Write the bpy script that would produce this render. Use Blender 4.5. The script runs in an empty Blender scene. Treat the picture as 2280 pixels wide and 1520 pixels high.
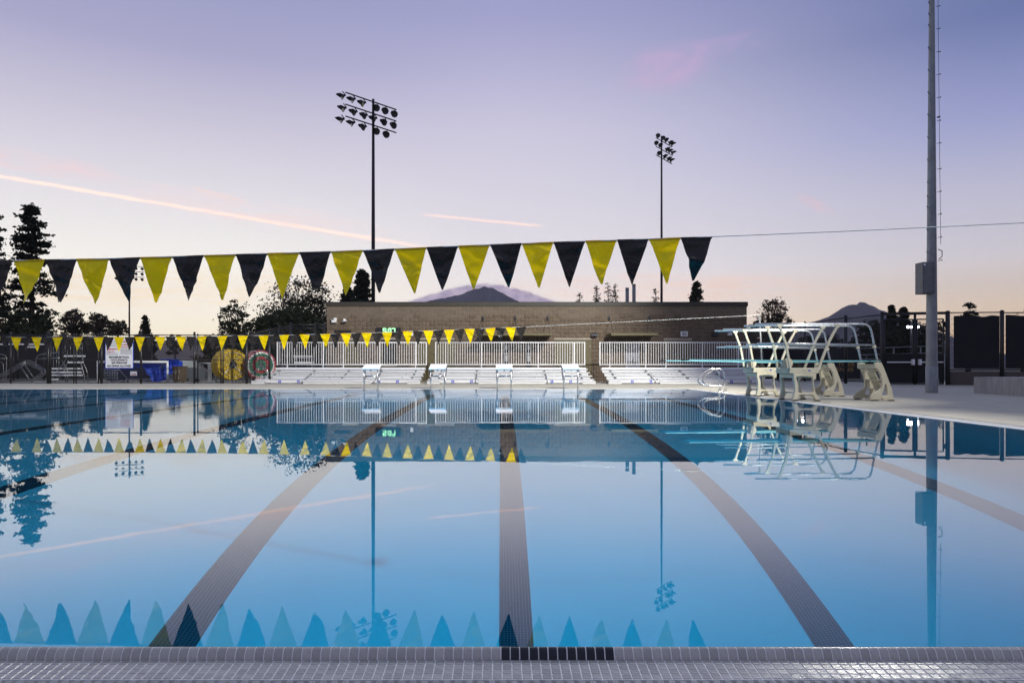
import bpy, math, random
import numpy as np
from mathutils import Vector, Matrix

random.seed(7)
rng = np.random.default_rng(11)
scn = bpy.context.scene
COL = scn.collection
PI = math.pi

# ------------------------------------------------------------------ layout helpers (metres; photo pixel + depth -> point)
F = 1625.0          # focal length of the photograph in its own pixels
CAMZ = 0.765        # eye height above the water
VX, HY = 1115.0, 816.0


def PX(x, Y):
    return (x - VX) * Y / F


def PZ(y, Y):
    return CAMZ + (HY - y) * Y / F


def P(x, y, Y):
    return (PX(x, Y), Y, PZ(y, Y))


def lin(r, g, b):
    return tuple(((c / 255) / 12.92 if c / 255 <= 0.04045 else ((c / 255 + 0.055) / 1.055) ** 2.4) for c in (r, g, b))


# ------------------------------------------------------------------ camera
cam = bpy.data.cameras.new('camera')
camo = bpy.data.objects.new('camera', cam)
COL.objects.link(camo)
camo.location = (0, 0, CAMZ)
camo.rotation_euler = (PI / 2, 0, 0)
cam.sensor_width = 36.0
cam.lens = F / 2280 * 36.0
cam.shift_x = 25 / 2280
cam.shift_y = 56 / 2280
cam.clip_start = 0.05
cam.clip_end = 20000
scn.camera = camo

# ------------------------------------------------------------------ exposure
scn.view_settings.view_transform = 'Standard'
scn.view_settings.look = 'None'
scn.view_settings.exposure = 0.0
scn.view_settings.gamma = 1.0
scn.view_settings.use_curve_mapping = False
scn.render.engine = 'CYCLES'
scn.cycles.use_denoising = True
scn.cycles.max_bounces = 12
scn.cycles.transmission_bounces = 10
scn.cycles.diffuse_bounces = 5
scn.cycles.transparent_max_bounces = 8
scn.cycles.caustics_refractive = True
scn.cycles.caustics_reflective = False
scn.cycles.sample_clamp_indirect = 6.0


# ------------------------------------------------------------------ node helper
class NT:
    def __init__(self, tree):
        self.t = tree
        self.n = tree.nodes
        self.n.clear()

    def new(self, kind, **kw):
        nd = self.n.new(kind)
        for k, v in kw.items():
            setattr(nd, k, v)
        return nd

    def put(self, sock, v):
        if isinstance(v, bpy.types.NodeSocket):
            self.t.links.new(v, sock)
        else:
            if hasattr(sock, 'default_value'):
                dv = sock.default_value
                if hasattr(dv, '__len__') and not hasattr(v, '__len__'):
                    v = [v] * len(dv)
                if hasattr(dv, '__len__') and len(dv) == 4 and len(v) == 3:
                    v = list(v) + [1]
                sock.default_value = v

    def m(self, op, a, b=0.0, c=0.0, clamp=False):
        nd = self.new('ShaderNodeMath', operation=op, use_clamp=clamp)
        self.put(nd.inputs[0], a)
        self.put(nd.inputs[1], b)
        self.put(nd.inputs[2], c)
        return nd.outputs[0]

    def sstep(self, v, lo, hi, smooth=True, t0=0.0, t1=1.0):
        nd = self.new('ShaderNodeMapRange')
        nd.interpolation_type = 'SMOOTHSTEP' if smooth else 'LINEAR'
        self.put(nd.inputs['Value'], v)
        self.put(nd.inputs['From Min'], lo)
        self.put(nd.inputs['From Max'], hi)
        self.put(nd.inputs['To Min'], t0)
        self.put(nd.inputs['To Max'], t1)
        return nd.outputs[0]

    def mix(self, f, a, b, mode='MIX'):
        nd = self.new('ShaderNodeMix', data_type='RGBA', blend_type=mode)
        self.put(nd.inputs['Factor'], f)
        self.put(nd.inputs['A'], a)
        self.put(nd.inputs['B'], b)
        return nd.outputs['Result']

    def ramp(self, f, stops, interp='LINEAR'):
        nd = self.new('ShaderNodeValToRGB')
        cr = nd.color_ramp
        cr.interpolation = interp
        while len(cr.elements) > 1:
            cr.elements.remove(cr.elements[-1])
        for i, (p, c) in enumerate(stops):
            e = cr.elements[0] if i == 0 else cr.elements.new(p)
            e.position = p
            e.color = (*c, 1)
        self.put(nd.inputs['Fac'], f)
        return nd.outputs['Color']

    def noise(self, vec, scale, detail=3, rough=0.5, dist=0.0):
        nd = self.new('ShaderNodeTexNoise')
        self.put(nd.inputs['Vector'], vec)
        nd.inputs['Scale'].default_value = scale
        nd.inputs['Detail'].default_value = detail
        nd.inputs['Roughness'].default_value = rough
        nd.inputs['Distortion'].default_value = dist
        return nd.outputs['Fac']

    def comb(self, x, y, z):
        nd = self.new('ShaderNodeCombineXYZ')
        self.put(nd.inputs[0], x)
        self.put(nd.inputs[1], y)
        self.put(nd.inputs[2], z)
        return nd.outputs[0]

    def vmul(self, v, s):
        nd = self.new('ShaderNodeMapping')
        self.put(nd.inputs['Vector'], v)
        nd.inputs['Scale'].default_value = s
        return nd.outputs[0]


# ------------------------------------------------------------------ world: dusk sky after sunset (glow low in the front left)
world = bpy.data.worlds.new('World')
scn.world = world
world.use_nodes = True
W = NT(world.node_tree)
tc = W.new('ShaderNodeTexCoord').outputs['Generated']
sp = W.new('ShaderNodeSeparateXYZ')
W.put(sp.inputs[0], tc)
dx, dy, dz = sp.outputs
zz = W.m('MAXIMUM', dz, 0.0)
hyp = W.m('MAXIMUM', W.m('SQRT', W.m('ADD', W.m('MULTIPLY', dx, dx), W.m('MULTIPLY', dy, dy))), 0.001)
A0 = math.radians(-35)
dd = W.m('DIVIDE', W.m('ADD', W.m('MULTIPLY', dx, math.sin(A0)), W.m('MULTIPLY', dy, math.cos(A0))), hyp)
def stops(*cols):
    return [(p, lin(*c)) for p, c in cols]


ZEN = (1.0, (134, 147, 178))
SKYL = stops((0.0, (255, 226, 176)), (0.03, (255, 242, 216)), (0.075, (255, 247, 235)), (0.122, (250, 246, 240)), (0.20, (233, 229, 234)), (0.268, (215, 210, 224)),
             (0.375, (174, 172, 205)), (0.47, (152, 157, 197)), (0.70, (138, 148, 184)), ZEN)
SKYC = stops((0.0, (250, 220, 190)), (0.03, (250, 232, 218)), (0.087, (243, 234, 232)), (0.14, (232, 227, 232)), (0.221, (220, 216, 228)), (0.304, (207, 203, 224)),
             (0.431, (166, 166, 206)), (0.50, (152, 156, 198)), (0.70, (140, 149, 186)), ZEN)
SKYR = stops((0.0, (226, 190, 166)), (0.03, (231, 202, 172)), (0.07, (222, 203, 187)), (0.13, (207, 202, 211)), (0.20, (190, 189, 211)), (0.275, (158, 163, 205)),
             (0.372, (114, 126, 173)), (0.50, (114, 126, 172)), (0.70, (126, 138, 176)), ZEN)
SKYB = stops((0.0, (140, 140, 156)), (0.087, (150, 144, 164)), (0.20, (150, 146, 172)), (0.45, (134, 140, 176)), ZEN)
cl, cc, cr_, cb = [W.ramp(zz, s, 'LINEAR') for s in (SKYL, SKYC, SKYR, SKYB)]
sky = W.mix(W.sstep(dd, -0.9, 0.34), cb, cr_)
sky = W.mix(W.sstep(dd, 0.30, 0.84), sky, cc)
sky = W.mix(W.sstep(dd, 0.80, 0.99), sky, cl)
# high ice clouds and condensation trails, in direction space in front (u to the right, v up)
yy = W.m('MAXIMUM', dy, 0.02)
u = W.m('DIVIDE', dx, yy)
v = W.m('DIVIDE', dz, yy)
front = W.sstep(dy, 0.1, 0.3)
uv = W.comb(u, v, 0.0)


def trail(sky, x0, y0, x1, y1, wid, col, amt, seed, bend=0.0, fade=0.18):
    u0, v0, u1, v1 = (x0 - VX) / F, (HY - y0) / F, (x1 - VX) / F, (HY - y1) / F
    t = W.m('DIVIDE', W.m('SUBTRACT', u, u0), u1 - u0)
    line = W.m('ADD', W.m('MULTIPLY', t, v1 - v0), v0)
    line = W.m('ADD', line, W.m('MULTIPLY', W.m('MULTIPLY', t, W.m('SUBTRACT', t, 1.0)), bend))
    wob = W.noise(W.comb(W.m('ADD', u, seed), W.m('MULTIPLY', v, 2.0), 0.0), 30, 3, 0.6)
    d = W.m('ABSOLUTE', W.m('ADD', W.m('SUBTRACT', v, line), W.m('MULTIPLY', W.m('SUBTRACT', wob, 0.5), wid * 1.3)))
    core = W.sstep(d, wid, wid * 0.15)
    ends = W.m('MULTIPLY', W.sstep(t, 0.0, fade), W.sstep(t, 1.0, 1.0 - fade))
    brk = W.sstep(W.noise(W.comb(W.m('ADD', u, seed + 3), 0.0, 0.0), 12, 3, 0.6), 0.25, 0.6, t0=0.62)
    f = W.m('MULTIPLY', W.m('MULTIPLY', W.m('MULTIPLY', core, ends), W.m('MULTIPLY', brk, amt)), front)
    return W.mix(f, sky, col)


def wisp(sky, x, y, rx, ry, tilt, col, amt, seed, stretch=3.0):
    u0, v0 = (x - VX) / F, (HY - y) / F
    du, dv = W.m('SUBTRACT', u, u0), W.m('SUBTRACT', v, v0)
    c, s = math.cos(tilt), math.sin(tilt)
    a = W.m('ADD', W.m('MULTIPLY', du, c), W.m('MULTIPLY', dv, s))
    b = W.m('SUBTRACT', W.m('MULTIPLY', dv, c), W.m('MULTIPLY', du, s))
    e = W.m('ADD', W.m('POWER', W.m('DIVIDE', a, rx / F), 2.0), W.m('POWER', W.m('DIVIDE', b, ry / F), 2.0))
    n = W.noise(W.comb(W.m('ADD', a, seed), W.m('MULTIPLY', b, stretch), 0.0), 14, 5, 0.6, 0.6)
    f = W.m('MULTIPLY', W.m('MULTIPLY', W.sstep(e, 1.0, 0.0), W.sstep(n, 0.3, 0.75)), W.m('MULTIPLY', front, amt))
    return W.mix(f, sky, col)


PINK = lin(255, 222, 212)
sky = trail(sky, -700, 268, 1010, 560, 0.0037, (1.26, 0.94, 0.82), 0.9, 1.7, 0.012, 0.10)
sky = trail(sky, 925, 476, 1225, 505, 0.0026, (1.12, 0.84, 0.78), 0.9, 5.1)
sky = trail(sky, 420, 415, 560, 452, 0.003, PINK, 0.45, 8.1)
sky = wisp(sky, 1480, 150, 140, 66, 0.25, lin(208, 176, 212), 0.62, 2.2, 2.0)
sky = wisp(sky, 1600, 110, 180, 40, 0.2, lin(200, 170, 214), 0.35, 4.4, 3.0)
sky = wisp(sky, 1815, 455, 60, 18, -0.45, lin(232, 196, 206), 0.7, 9.2, 2.5)
sky = wisp(sky, 20, 350, 330, 32, -0.2, lin(250, 214, 216), 0.7, 3.3, 4.0)
sky = wisp(sky, 560, 470, 380, 40, -0.18, lin(252, 222, 220), 0.55, 6.3, 5.0)
sky = wisp(sky, 300, 640, 700, 60, 0.0, lin(255, 226, 190), 0.6, 7.9, 9.0)
sky = wisp(sky, 1500, 640, 500, 40, 0.0, lin(252, 206, 186), 0.5, 12.9, 8.0)
# cloud cap hanging on the central peak
uc = W.m('DIVIDE', W.m('SUBTRACT', u, (1075 - VX) / F), 185 / F)
env = W.m('SUBTRACT', 1.0, W.m('POWER', W.m('ABSOLUTE', uc), 1.55))
nz = W.noise(uv, 42, 5, 0.62, 0.4)
top = W.m('ADD', W.m('ADD', (HY - 676) / F, W.m('MULTIPLY', env, 47 / F)), W.m('MULTIPLY', W.m('SUBTRACT', nz, 0.5), 17 / F))
cap = W.m('MULTIPLY', W.sstep(W.m('SUBTRACT', top, v), -1.5 / F, 7 / F), W.m('MULTIPLY', front, W.sstep(env, -0.05, 0.25)))
nz2 = W.noise(W.vmul(uv, (1, 2.2, 1)), 60, 4, 0.6)
capcol = W.mix(W.sstep(nz2, 0.3, 0.7), lin(160, 150, 178), lin(192, 180, 200))
sky = W.mix(W.m('MULTIPLY', cap, 0.95), sky, capcol)
# the air between here and the hills (the box named haze) takes away part of the low sky; the sky beyond it is that much brighter
HAZE = 0.000115
path = W.m('MINIMUM', 3450.0, W.m('DIVIDE', 400.0, W.m('MAXIMUM', zz, 0.01)))
T = W.m('EXPONENT', W.m('MULTIPLY', path, -HAZE))
inv = W.m('SUBTRACT', 1.0, T)
air = W.mix(1.0, W.comb(inv, inv, inv), (0.30, 0.29, 0.36), 'MULTIPLY')
sky = W.mix(1.0, W.mix(1.0, sky, air, 'SUBTRACT'), W.comb(T, T, T), 'DIVIDE')
bg = W.new('ShaderNodeBackground')
W.put(bg.inputs['Color'], sky)
bg.inputs['Strength'].default_value = 1.0
wo = W.new('ShaderNodeOutputWorld')
world.node_tree.links.new(bg.outputs[0], wo.inputs['Surface'])
world.cycles.sampling_method = 'MANUAL'
world.cycles.sample_map_resolution = 512

# flood lamps of the pool's own light pole (the pole runs out of the top of the picture)
POLE = (12.4, 21.0)
POLE_H = 15.4


def flood(name, loc, target, power, cone, blend, color):
    l = bpy.data.lights.new(name, 'SPOT')
    l.energy = power
    l.spot_size = math.radians(cone)
    l.spot_blend = blend
    l.color = color
    l.shadow_soft_size = 0.22
    try:
        l.cycles.is_caustics_light = True
    except Exception:
        pass
    o = bpy.data.objects.new(name, l)
    COL.objects.link(o)
    o.location = loc
    d = Vector(target) - Vector(loc)
    o.rotation_euler = d.to_track_quat('-Z', 'Y').to_euler()
    return o


FLOODCOL = (1.0, 0.975, 0.90)
POLE2 = (13.6, 7.6)      # its twin further down the same side of the pool, outside the frame
POLE2_H = 17.4
flood('flood_beam', (POLE2[0] - 1.0, POLE2[1] + 0.6, POLE2_H - 0.6), (-4.2, 30.5, 0.0), 53000, 54, 0.5, FLOODCOL)
flood('flood_beam', (POLE2[0] - 1.2, POLE2[1] + 0.2, POLE2_H - 0.6), (6.2, 17.2, 0.8), 8200, 24, 0.6, FLOODCOL)
flood('flood_beam', (POLE2[0] - 1.0, POLE2[1] - 0.2, POLE2_H - 0.6), (-2.5, 12.5, 0.0), 18500, 56, 0.8, FLOODCOL)
flood('flood_beam', (POLE[0] - 1.2, POLE[1] - 1.0, POLE_H - 0.7), (0.5, 4.0, 0.0), 6500, 50, 0.7, FLOODCOL)

# ------------------------------------------------------------------ materials
MATS = {}


def mat(name, col, rough=0.6, metal=0.0, var=0.15, scale=6.0, bump=0.0, bscale=40.0, spec=0.5, stretch=(1, 1, 1), col2=None,
        stain=0.0, stscale=0.6, transl=0.0, coat=0.0, orand=0.0):
    if name in MATS:
        return MATS[name]
    m = bpy.data.materials.new(name)
    m.use_nodes = True
    N = NT(m.node_tree)
    obc = N.new('ShaderNodeTexCoord').outputs['Object']
    vec = N.vmul(obc, stretch)
    n1 = N.noise(vec, scale, 4, 0.6)
    f = N.sstep(n1, 0.25, 0.75)
    c2 = col2 if col2 else tuple(max(0.0, c * (1 - var)) for c in col)
    c1 = col if col2 else tuple(c * (1 + var) for c in col)
    cc = N.mix(f, c2, c1)
    if stain:
        n2 = N.noise(vec, stscale, 5, 0.65, 0.5)
        cc = N.mix(N.m('MULTIPLY', N.sstep(n2, 0.52, 0.72), stain), cc, tuple(c * 0.55 for c in col))
    if orand:   # every tile, block or bar a slightly different tone
        rv = N.sstep(N.new('ShaderNodeObjectInfo').outputs['Random'], 0.0, 1.0, False, 1 - orand, 1 + orand)
        cc = N.mix(1.0, cc, N.comb(rv, rv, rv), 'MULTIPLY')
    p = N.new('ShaderNodeBsdfPrincipled')
    N.put(p.inputs['Base Color'], cc)
    p.inputs['Metallic'].default_value = metal
    N.put(p.inputs['Roughness'], N.sstep(n1, 0.2, 0.8, t0=max(0.02, rough - 0.08), t1=min(1, rough + 0.08)))
    p.inputs['Specular IOR Level'].default_value = spec
    if coat:
        p.inputs['Coat Weight'].default_value = coat
        p.inputs['Coat Roughness'].default_value = 0.08
    if bump:
        b = N.new('ShaderNodeBump')
        b.inputs['Strength'].default_value = 1.0
        b.inputs['Distance'].default_value = bump
        N.put(b.inputs['Height'], N.noise(vec, bscale, 4, 0.6))
        N.put(p.inputs['Normal'], b.outputs[0])
    out = N.new('ShaderNodeOutputMaterial')
    sh = p.outputs[0]
    if transl:
        tr = N.new('ShaderNodeBsdfTranslucent')
        N.put(tr.inputs['Color'], cc)
        mx = N.new('ShaderNodeMixShader')
        mx.inputs[0].default_value = transl
        m.node_tree.links.new(p.outputs[0], mx.inputs[1])
        m.node_tree.links.new(tr.outputs[0], mx.inputs[2])
        sh = mx.outputs[0]
    m.node_tree.links.new(sh, out.inputs['Surface'])
    MATS[name] = m
    return m


def emit(name, col, strength):
    m = bpy.data.materials.new(name)
    m.use_nodes = True
    N = NT(m.node_tree)
    e = N.new('ShaderNodeEmission')
    e.inputs[0].default_value = (*col, 1)
    e.inputs[1].default_value = strength
    o = N.new('ShaderNodeOutputMaterial')
    m.node_tree.links.new(e.outputs[0], o.inputs['Surface'])
    MATS[name] = m
    return m


M_conc = mat('deck_concrete', (0.445, 0.415, 0.335), 0.75, var=0.12, scale=2.2, bump=0.0015, bscale=60, stain=0.5, stscale=0.45)
M_concwall = mat('board_formed_concrete', (0.36, 0.35, 0.34), 0.8, var=0.18, scale=3.0, bump=0.004, bscale=14, stretch=(3, 3, 0.5), stain=0.5, stscale=1.1)
M_ground = mat('dry_ground', (0.09, 0.085, 0.06), 0.95, var=0.35, scale=0.15)
M_coping = mat('coping_tile', (0.62, 0.62, 0.60), 0.4, var=0.08, scale=8)
M_tile = mat('grey_glazed_tile', (0.47, 0.45, 0.405), 0.26, var=0.12, scale=30, bump=0.0006, bscale=90, coat=0.15, orand=0.14)
M_tiledark = mat('black_glazed_tile', (0.012, 0.012, 0.018), 0.2, var=0.2, scale=12)
M_grout = mat('pale_grout', (0.86, 0.85, 0.79), 0.6, var=0.12, scale=30, bump=0.001, bscale=150)
M_grate = mat('white_grate_plastic', (0.50, 0.51, 0.50), 0.45, var=0.10, scale=25, bump=0.0012, bscale=220, orand=0.10)
M_void = mat('gutter_channel', (0.02, 0.02, 0.02), 0.6)
M_alu = mat('brushed_aluminium', (0.80, 0.81, 0.82), 0.36, metal=0.22, var=0.06, scale=3, stretch=(0.4, 4, 4))
M_white = mat('white_paint', (0.80, 0.80, 0.79), 0.4, var=0.04)
M_rail = mat('anodised_rail', (0.52, 0.54, 0.56), 0.30, metal=0.75, var=0.05)
M_steel = mat('stainless_steel', (0.55, 0.55, 0.54), 0.30, metal=1.0, var=0.05)
M_galv = mat('galvanised_steel', (0.25, 0.265, 0.275), 0.5, metal=0.4, var=0.22, scale=5, stretch=(1, 1, 0.5))
M_darksteel = mat('dark_steel', (0.035, 0.035, 0.042), 0.5, metal=0.5, var=0.2)
M_black = mat('black_coated_steel', (0.012, 0.012, 0.014), 0.4, var=0.2)
M_screen = mat('black_windscreen_mesh', (0.010, 0.010, 0.013), 0.85, var=0.25, scale=1.5, bump=0.002, bscale=80)
M_yellow = mat('yellow_vinyl', (0.94, 0.655, 0.0), 0.24, var=0.06, scale=7, transl=0.38, spec=0.5, bump=0.022, bscale=6.5)
M_blackv = mat('black_vinyl', (0.020, 0.016, 0.012), 0.26, var=0.2, scale=7, bump=0.022, bscale=6.5)
M_rope = mat('white_rope', (0.6, 0.6, 0.58), 0.7)
M_cream = mat('cream_enamel', (0.60, 0.56, 0.42), 0.42, var=0.07, scale=5, stain=0.18, stscale=4)
M_board = mat('aqua_board_coating', (0.22, 0.52, 0.55), 0.6, var=0.05)
M_rubber = mat('black_rubber', (0.015, 0.015, 0.016), 0.6)
M_blue = mat('sign_blue', (0.01, 0.05, 0.55), 0.4, var=0.02)
M_tarp = mat('blue_tarp', (0.015, 0.06, 0.50), 0.45, var=0.25, scale=9, bump=0.01, bscale=12)
M_net = mat('blue_net', (0.02, 0.06, 0.42), 0.7)
M_red = mat('red_print', (0.45, 0.02, 0.03), 0.5, var=0.02)
M_blackprint = mat('black_print', (0.01, 0.01, 0.012), 0.5, var=0.02)
M_greyprint = mat('grey_print', (0.22, 0.23, 0.24), 0.5, var=0.02)
M_goldprint = mat('gold_print', (0.45, 0.26, 0.05), 0.5, var=0.05)
M_signw = mat('sign_white', (0.80, 0.82, 0.85), 0.35, var=0.03)
M_block = mat('split_face_block', (0.140, 0.104, 0.072), 0.9, var=0.20, scale=3.5, bump=0.010, bscale=22, orand=0.12)
M_blocks = mat('smooth_block', (0.148, 0.114, 0.083), 0.85, var=0.14, scale=1.6, bump=0.003, bscale=60, orand=0.10)
M_mortar = mat('mortar', (0.36, 0.32, 0.27), 0.9)
M_fascia = mat('bronze_fascia', (0.034, 0.030, 0.024), 0.5, var=0.1)
M_olive = mat('olive_paint', (0.115, 0.095, 0.042), 0.5, var=0.08)
M_dark = mat('dark_opening', (0.008, 0.008, 0.009), 0.5)
M_bark = mat('bark', (0.05, 0.04, 0.032), 0.9, var=0.3, scale=6)
M_needle = mat('conifer_needles', (0.030, 0.038, 0.022), 0.8, var=0.45, scale=0.9, transl=0.06, spec=0.15)
M_leaf = mat('broad_leaves', (0.036, 0.040, 0.022), 0.8, var=0.45, scale=0.8, transl=0.06, spec=0.15)
M_leafb = mat('brown_leaves', (0.075, 0.06, 0.03), 0.7, var=0.4, scale=0.8, transl=0.2)
M_mount = mat('mountain_scrub', (0.085, 0.078, 0.082), 0.95, var=0.4, scale=0.012, bump=6.0, bscale=0.03)
M_hill = mat('dry_grass_hill', (0.26, 0.20, 0.15), 0.95, var=0.2, scale=0.08)
M_yfloat = mat('yellow_float', (0.62, 0.42, 0.01), 0.45, var=0.2, scale=20)
M_wfloat = mat('white_float', (0.65, 0.65, 0.62), 0.45, var=0.1, scale=20)
M_rfloat = mat('red_float', (0.30, 0.012, 0.03), 0.45, var=0.2, scale=20)
M_gfloat = mat('green_float', (0.01, 0.14, 0.07), 0.45, var=0.2, scale=20)
M_lens = emit('lit_lamp_lens', (0.86, 0.90, 1.0), 30.0)
M_led = emit('green_white_led', (0.42, 1.0, 0.50), 2.0)
M_glass = mat('lamp_glass', (0.12, 0.14, 0.14), 0.1, var=0.1, spec=0.8)
M_bin = mat('cardboard_brown', (0.13, 0.095, 0.06), 0.8, var=0.2)

# ------------------------------------------------------------------ object helpers
OFF = {}


def props(o, label=None, cat=None, group=None, kind=None):
    if label:
        o['label'] = label
    if cat:
        o['category'] = cat
    if group:
        o['group'] = group
    if kind:
        o['kind'] = kind
    return o


def empty(name, loc, label=None, cat=None, group=None, kind=None):
    o = bpy.data.objects.new(name, None)
    COL.objects.link(o)
    o.location = loc
    o.empty_display_size = 0.2
    OFF[o.name] = Vector(loc)
    return props(o, label, cat, group, kind)


class MB:
    """collects shapes in world coordinates and links them as ONE mesh object"""

    def __init__(self):
        self.v, self.f, self.sm = [], [], []

    def add(self, vs, fs, smooth=False):
        b = len(self.v)
        self.v += [tuple(p) for p in vs]
        self.f += [tuple(i + b for i in f) for f in fs]
        self.sm += [smooth] * len(fs)
        return self

    def box(self, c, s, rot=None):
        hx, hy, hz = s[0] / 2, s[1] / 2, s[2] / 2
        vs = [Vector((x, y, z)) for x in (-hx, hx) for y in (-hy, hy) for z in (-hz, hz)]
        if rot is not None:
            vs = [rot @ p for p in vs]
        vs = [p + Vector(c) for p in vs]
        return self.add(vs, [(0, 1, 3, 2), (4, 6, 7, 5), (0, 4, 5, 1), (2, 3, 7, 6), (0, 2, 6, 4), (1, 5, 7, 3)])

    def bx(self, x0, x1, y0, y1, z0, z1):
        return self.box(((x0 + x1) / 2, (y0 + y1) / 2, (z0 + z1) / 2), (x1 - x0, y1 - y0, z1 - z0))

    def bbox(self, x0, x1, y0, y1, z0, z1, b=0.006):
        """box whose front (-Y) and top edges are chamfered"""
        vs = [(x0, y0, z0 + b), (x1, y0, z0 + b), (x1, y0, z1 - b), (x0, y0, z1 - b),
              (x0, y0 + b, z1), (x1, y0 + b, z1), (x1, y1, z1), (x0, y1, z1), (x0, y1, z0), (x1, y1, z0),
              (x0, y0 + b, z0), (x1, y0 + b, z0)]
        return self.add(vs, [(0, 1, 2, 3), (3, 2, 5, 4), (4, 5, 6, 7), (7, 6, 9, 8), (8, 9, 11, 10), (10, 11, 1, 0),
                             (0, 3, 4, 7, 8, 10), (1, 11, 9, 6, 5, 2)])

    def beam(self, a, b, w, h=None):
        a, b = Vector(a), Vector(b)
        d = b - a
        L = d.length
        if L < 1e-6:
            return self
        q = d.to_track_quat('X', 'Z').to_matrix()
        return self.box((a + b) / 2, (L, w, h or w), q)

    def tube(self, pts, r, n=8, cap=True):
        pts = [Vector(p) for p in pts]
        rs = r if isinstance(r, (list, tuple)) else [r] * len(pts)
        vs, fs = [], []
        up = Vector((0.13, 0.21, 0.97))
        for i, p in enumerate(pts):
            t = (pts[min(i + 1, len(pts) - 1)] - pts[max(i - 1, 0)])
            t = t.normalized() if t.length > 1e-9 else Vector((0, 0, 1))
            if i == 0:
                a = t.cross(up)
                if a.length < 0.05:
                    a = t.cross(Vector((1, 0, 0)))
                a.normalize()
            else:
                a = a - t * a.dot(t)
                a.normalize()
            b = t.cross(a)
            for k in range(n):
                an = 2 * PI * k / n
                vs.append(p + (a * math.cos(an) + b * math.sin(an)) * rs[i])
        for i in range(len(pts) - 1):
            for k in range(n):
                k2 = (k + 1) % n
                fs.append((i * n + k, i * n + k2, (i + 1) * n + k2, (i + 1) * n + k))
        self.add(vs, fs, True)
        if cap:
            m = len(self.v) - len(vs)
            self.f += [tuple(m + k for k in range(n))[::-1], tuple(m + (len(pts) - 1) * n + k for k in range(n))]
            self.sm += [False, False]
        return self

    def lathe(self, prof, origin, axis=(0, 0, 1), n=16):
        """prof = [(radius, along)]"""
        q = Vector((0, 0, 1)).rotation_difference(Vector(axis).normalized()).to_matrix()
        o = Vector(origin)
        vs, fs = [], []
        for (r, h) in prof:
            for k in range(n):
                an = 2 * PI * k / n
                vs.append(o + q @ Vector((r * math.cos(an), r * math.sin(an), h)))
        for i in range(len(prof) - 1):
            for k in range(n):
                k2 = (k + 1) % n
                fs.append((i * n + k, i * n + k2, (i + 1) * n + k2, (i + 1) * n + k))
        return self.add(vs, fs, True)

    def mesh(self, me, fn=lambda p: p):
        vs = [fn(v.co) for v in me.vertices]
        return self.add(vs, [tuple(p.vertices) for p in me.polygons])

    def build(self, name, m, parent=None, label=None, kind=None, cat=None, group=None, origin=None):
        off = Vector((0, 0, 0))
        if parent is not None:
            off = OFF[parent.name]
        me = bpy.data.meshes.new(name)
        org = Vector(origin) if origin is not None else None
        sub = off + (org - off if org is not None else Vector((0, 0, 0)))
        me.from_pydata([(p[0] - sub.x, p[1] - sub.y, p[2] - sub.z) for p in self.v], [], self.f)
        me.polygons.foreach_set('use_smooth', self.sm)
        me.materials.append(m)
        me.update()
        o = bpy.data.objects.new(name, me)
        COL.objects.link(o)
        if parent is not None:
            o.parent = parent
        o.location = sub - off
        OFF[o.name] = sub
        return props(o, label, cat, group, kind)


def piece(name, me, parent, loc, scale=None, rot=None, label=None):
    o = bpy.data.objects.new(name, me)
    COL.objects.link(o)
    o.parent = parent
    o.location = Vector(loc) - OFF[parent.name]
    if scale:
        o.scale = scale
    if rot:
        o.rotation_euler = rot
    OFF[o.name] = Vector(loc)
    if label:
        o['label'] = label
    return o


def copy_tree(o, parent=None, delta=Vector((0, 0, 0))):
    c = o.copy()
    COL.objects.link(c)
    OFF[c.name] = OFF.get(o.name, Vector()) + delta
    if parent is not None:
        c.parent = parent
    for ch in list(o.children):
        copy_tree(ch, c, delta)
    return c


def copy_to(o, delta, label, group=None):
    c = copy_tree(o, None, Vector(delta))
    c.location = o.location + Vector(delta)
    c['label'] = label
    if group:
        c['group'] = group
    return c


def curve_mesh(kind, fill):
    cu = bpy.data.curves.new('tmp', kind)
    fill(cu)
    ob = bpy.data.objects.new('tmp', cu)
    COL.objects.link(ob)
    bpy.context.view_layer.update()
    dg = bpy.context.evaluated_depsgraph_get()
    me = bpy.data.meshes.new_from_object(ob.evaluated_get(dg))
    bpy.data.objects.remove(ob)
    bpy.data.curves.remove(cu)
    return me


def plate(outer, holes, thick, bevel=0.0):
    """flat plate with holes; local x, y outline, thickness centred on z"""
    def fill(cu):
        cu.dimensions = '2D'
        cu.fill_mode = 'BOTH'
        cu.extrude = max(thick / 2 - bevel, 0.0005)
        cu.bevel_depth = bevel
        cu.offset = -bevel
        cu.bevel_resolution = 0
        for loop in [outer] + list(holes):
            s = cu.splines.new('POLY')
            s.points.add(len(loop) - 1)
            for p, (x, y) in zip(s.points, loop):
                p.co = (x, y, 0, 1)
            s.use_cyclic_u = True
    return curve_mesh('CURVE', fill)


def smooth_loop(pts, it=2):
    for _ in range(it):
        q = []
        for i in range(len(pts)):
            a, b = pts[i], pts[(i + 1) % len(pts)]
            q.append((a[0] * .75 + b[0] * .25, a[1] * .75 + b[1] * .25))
            q.append((a[0] * .25 + b[0] * .75, a[1] * .25 + b[1] * .75))
        pts = q
    return pts


def smooth_path(pts, it=2):
    pts = [Vector(p) for p in pts]
    for _ in range(it):
        q = [pts[0]]
        for a, b in zip(pts[:-1], pts[1:]):
            q += [a * .75 + b * .25, a * .25 + b * .75]
        q.append(pts[-1])
        pts = q
    return pts


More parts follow.
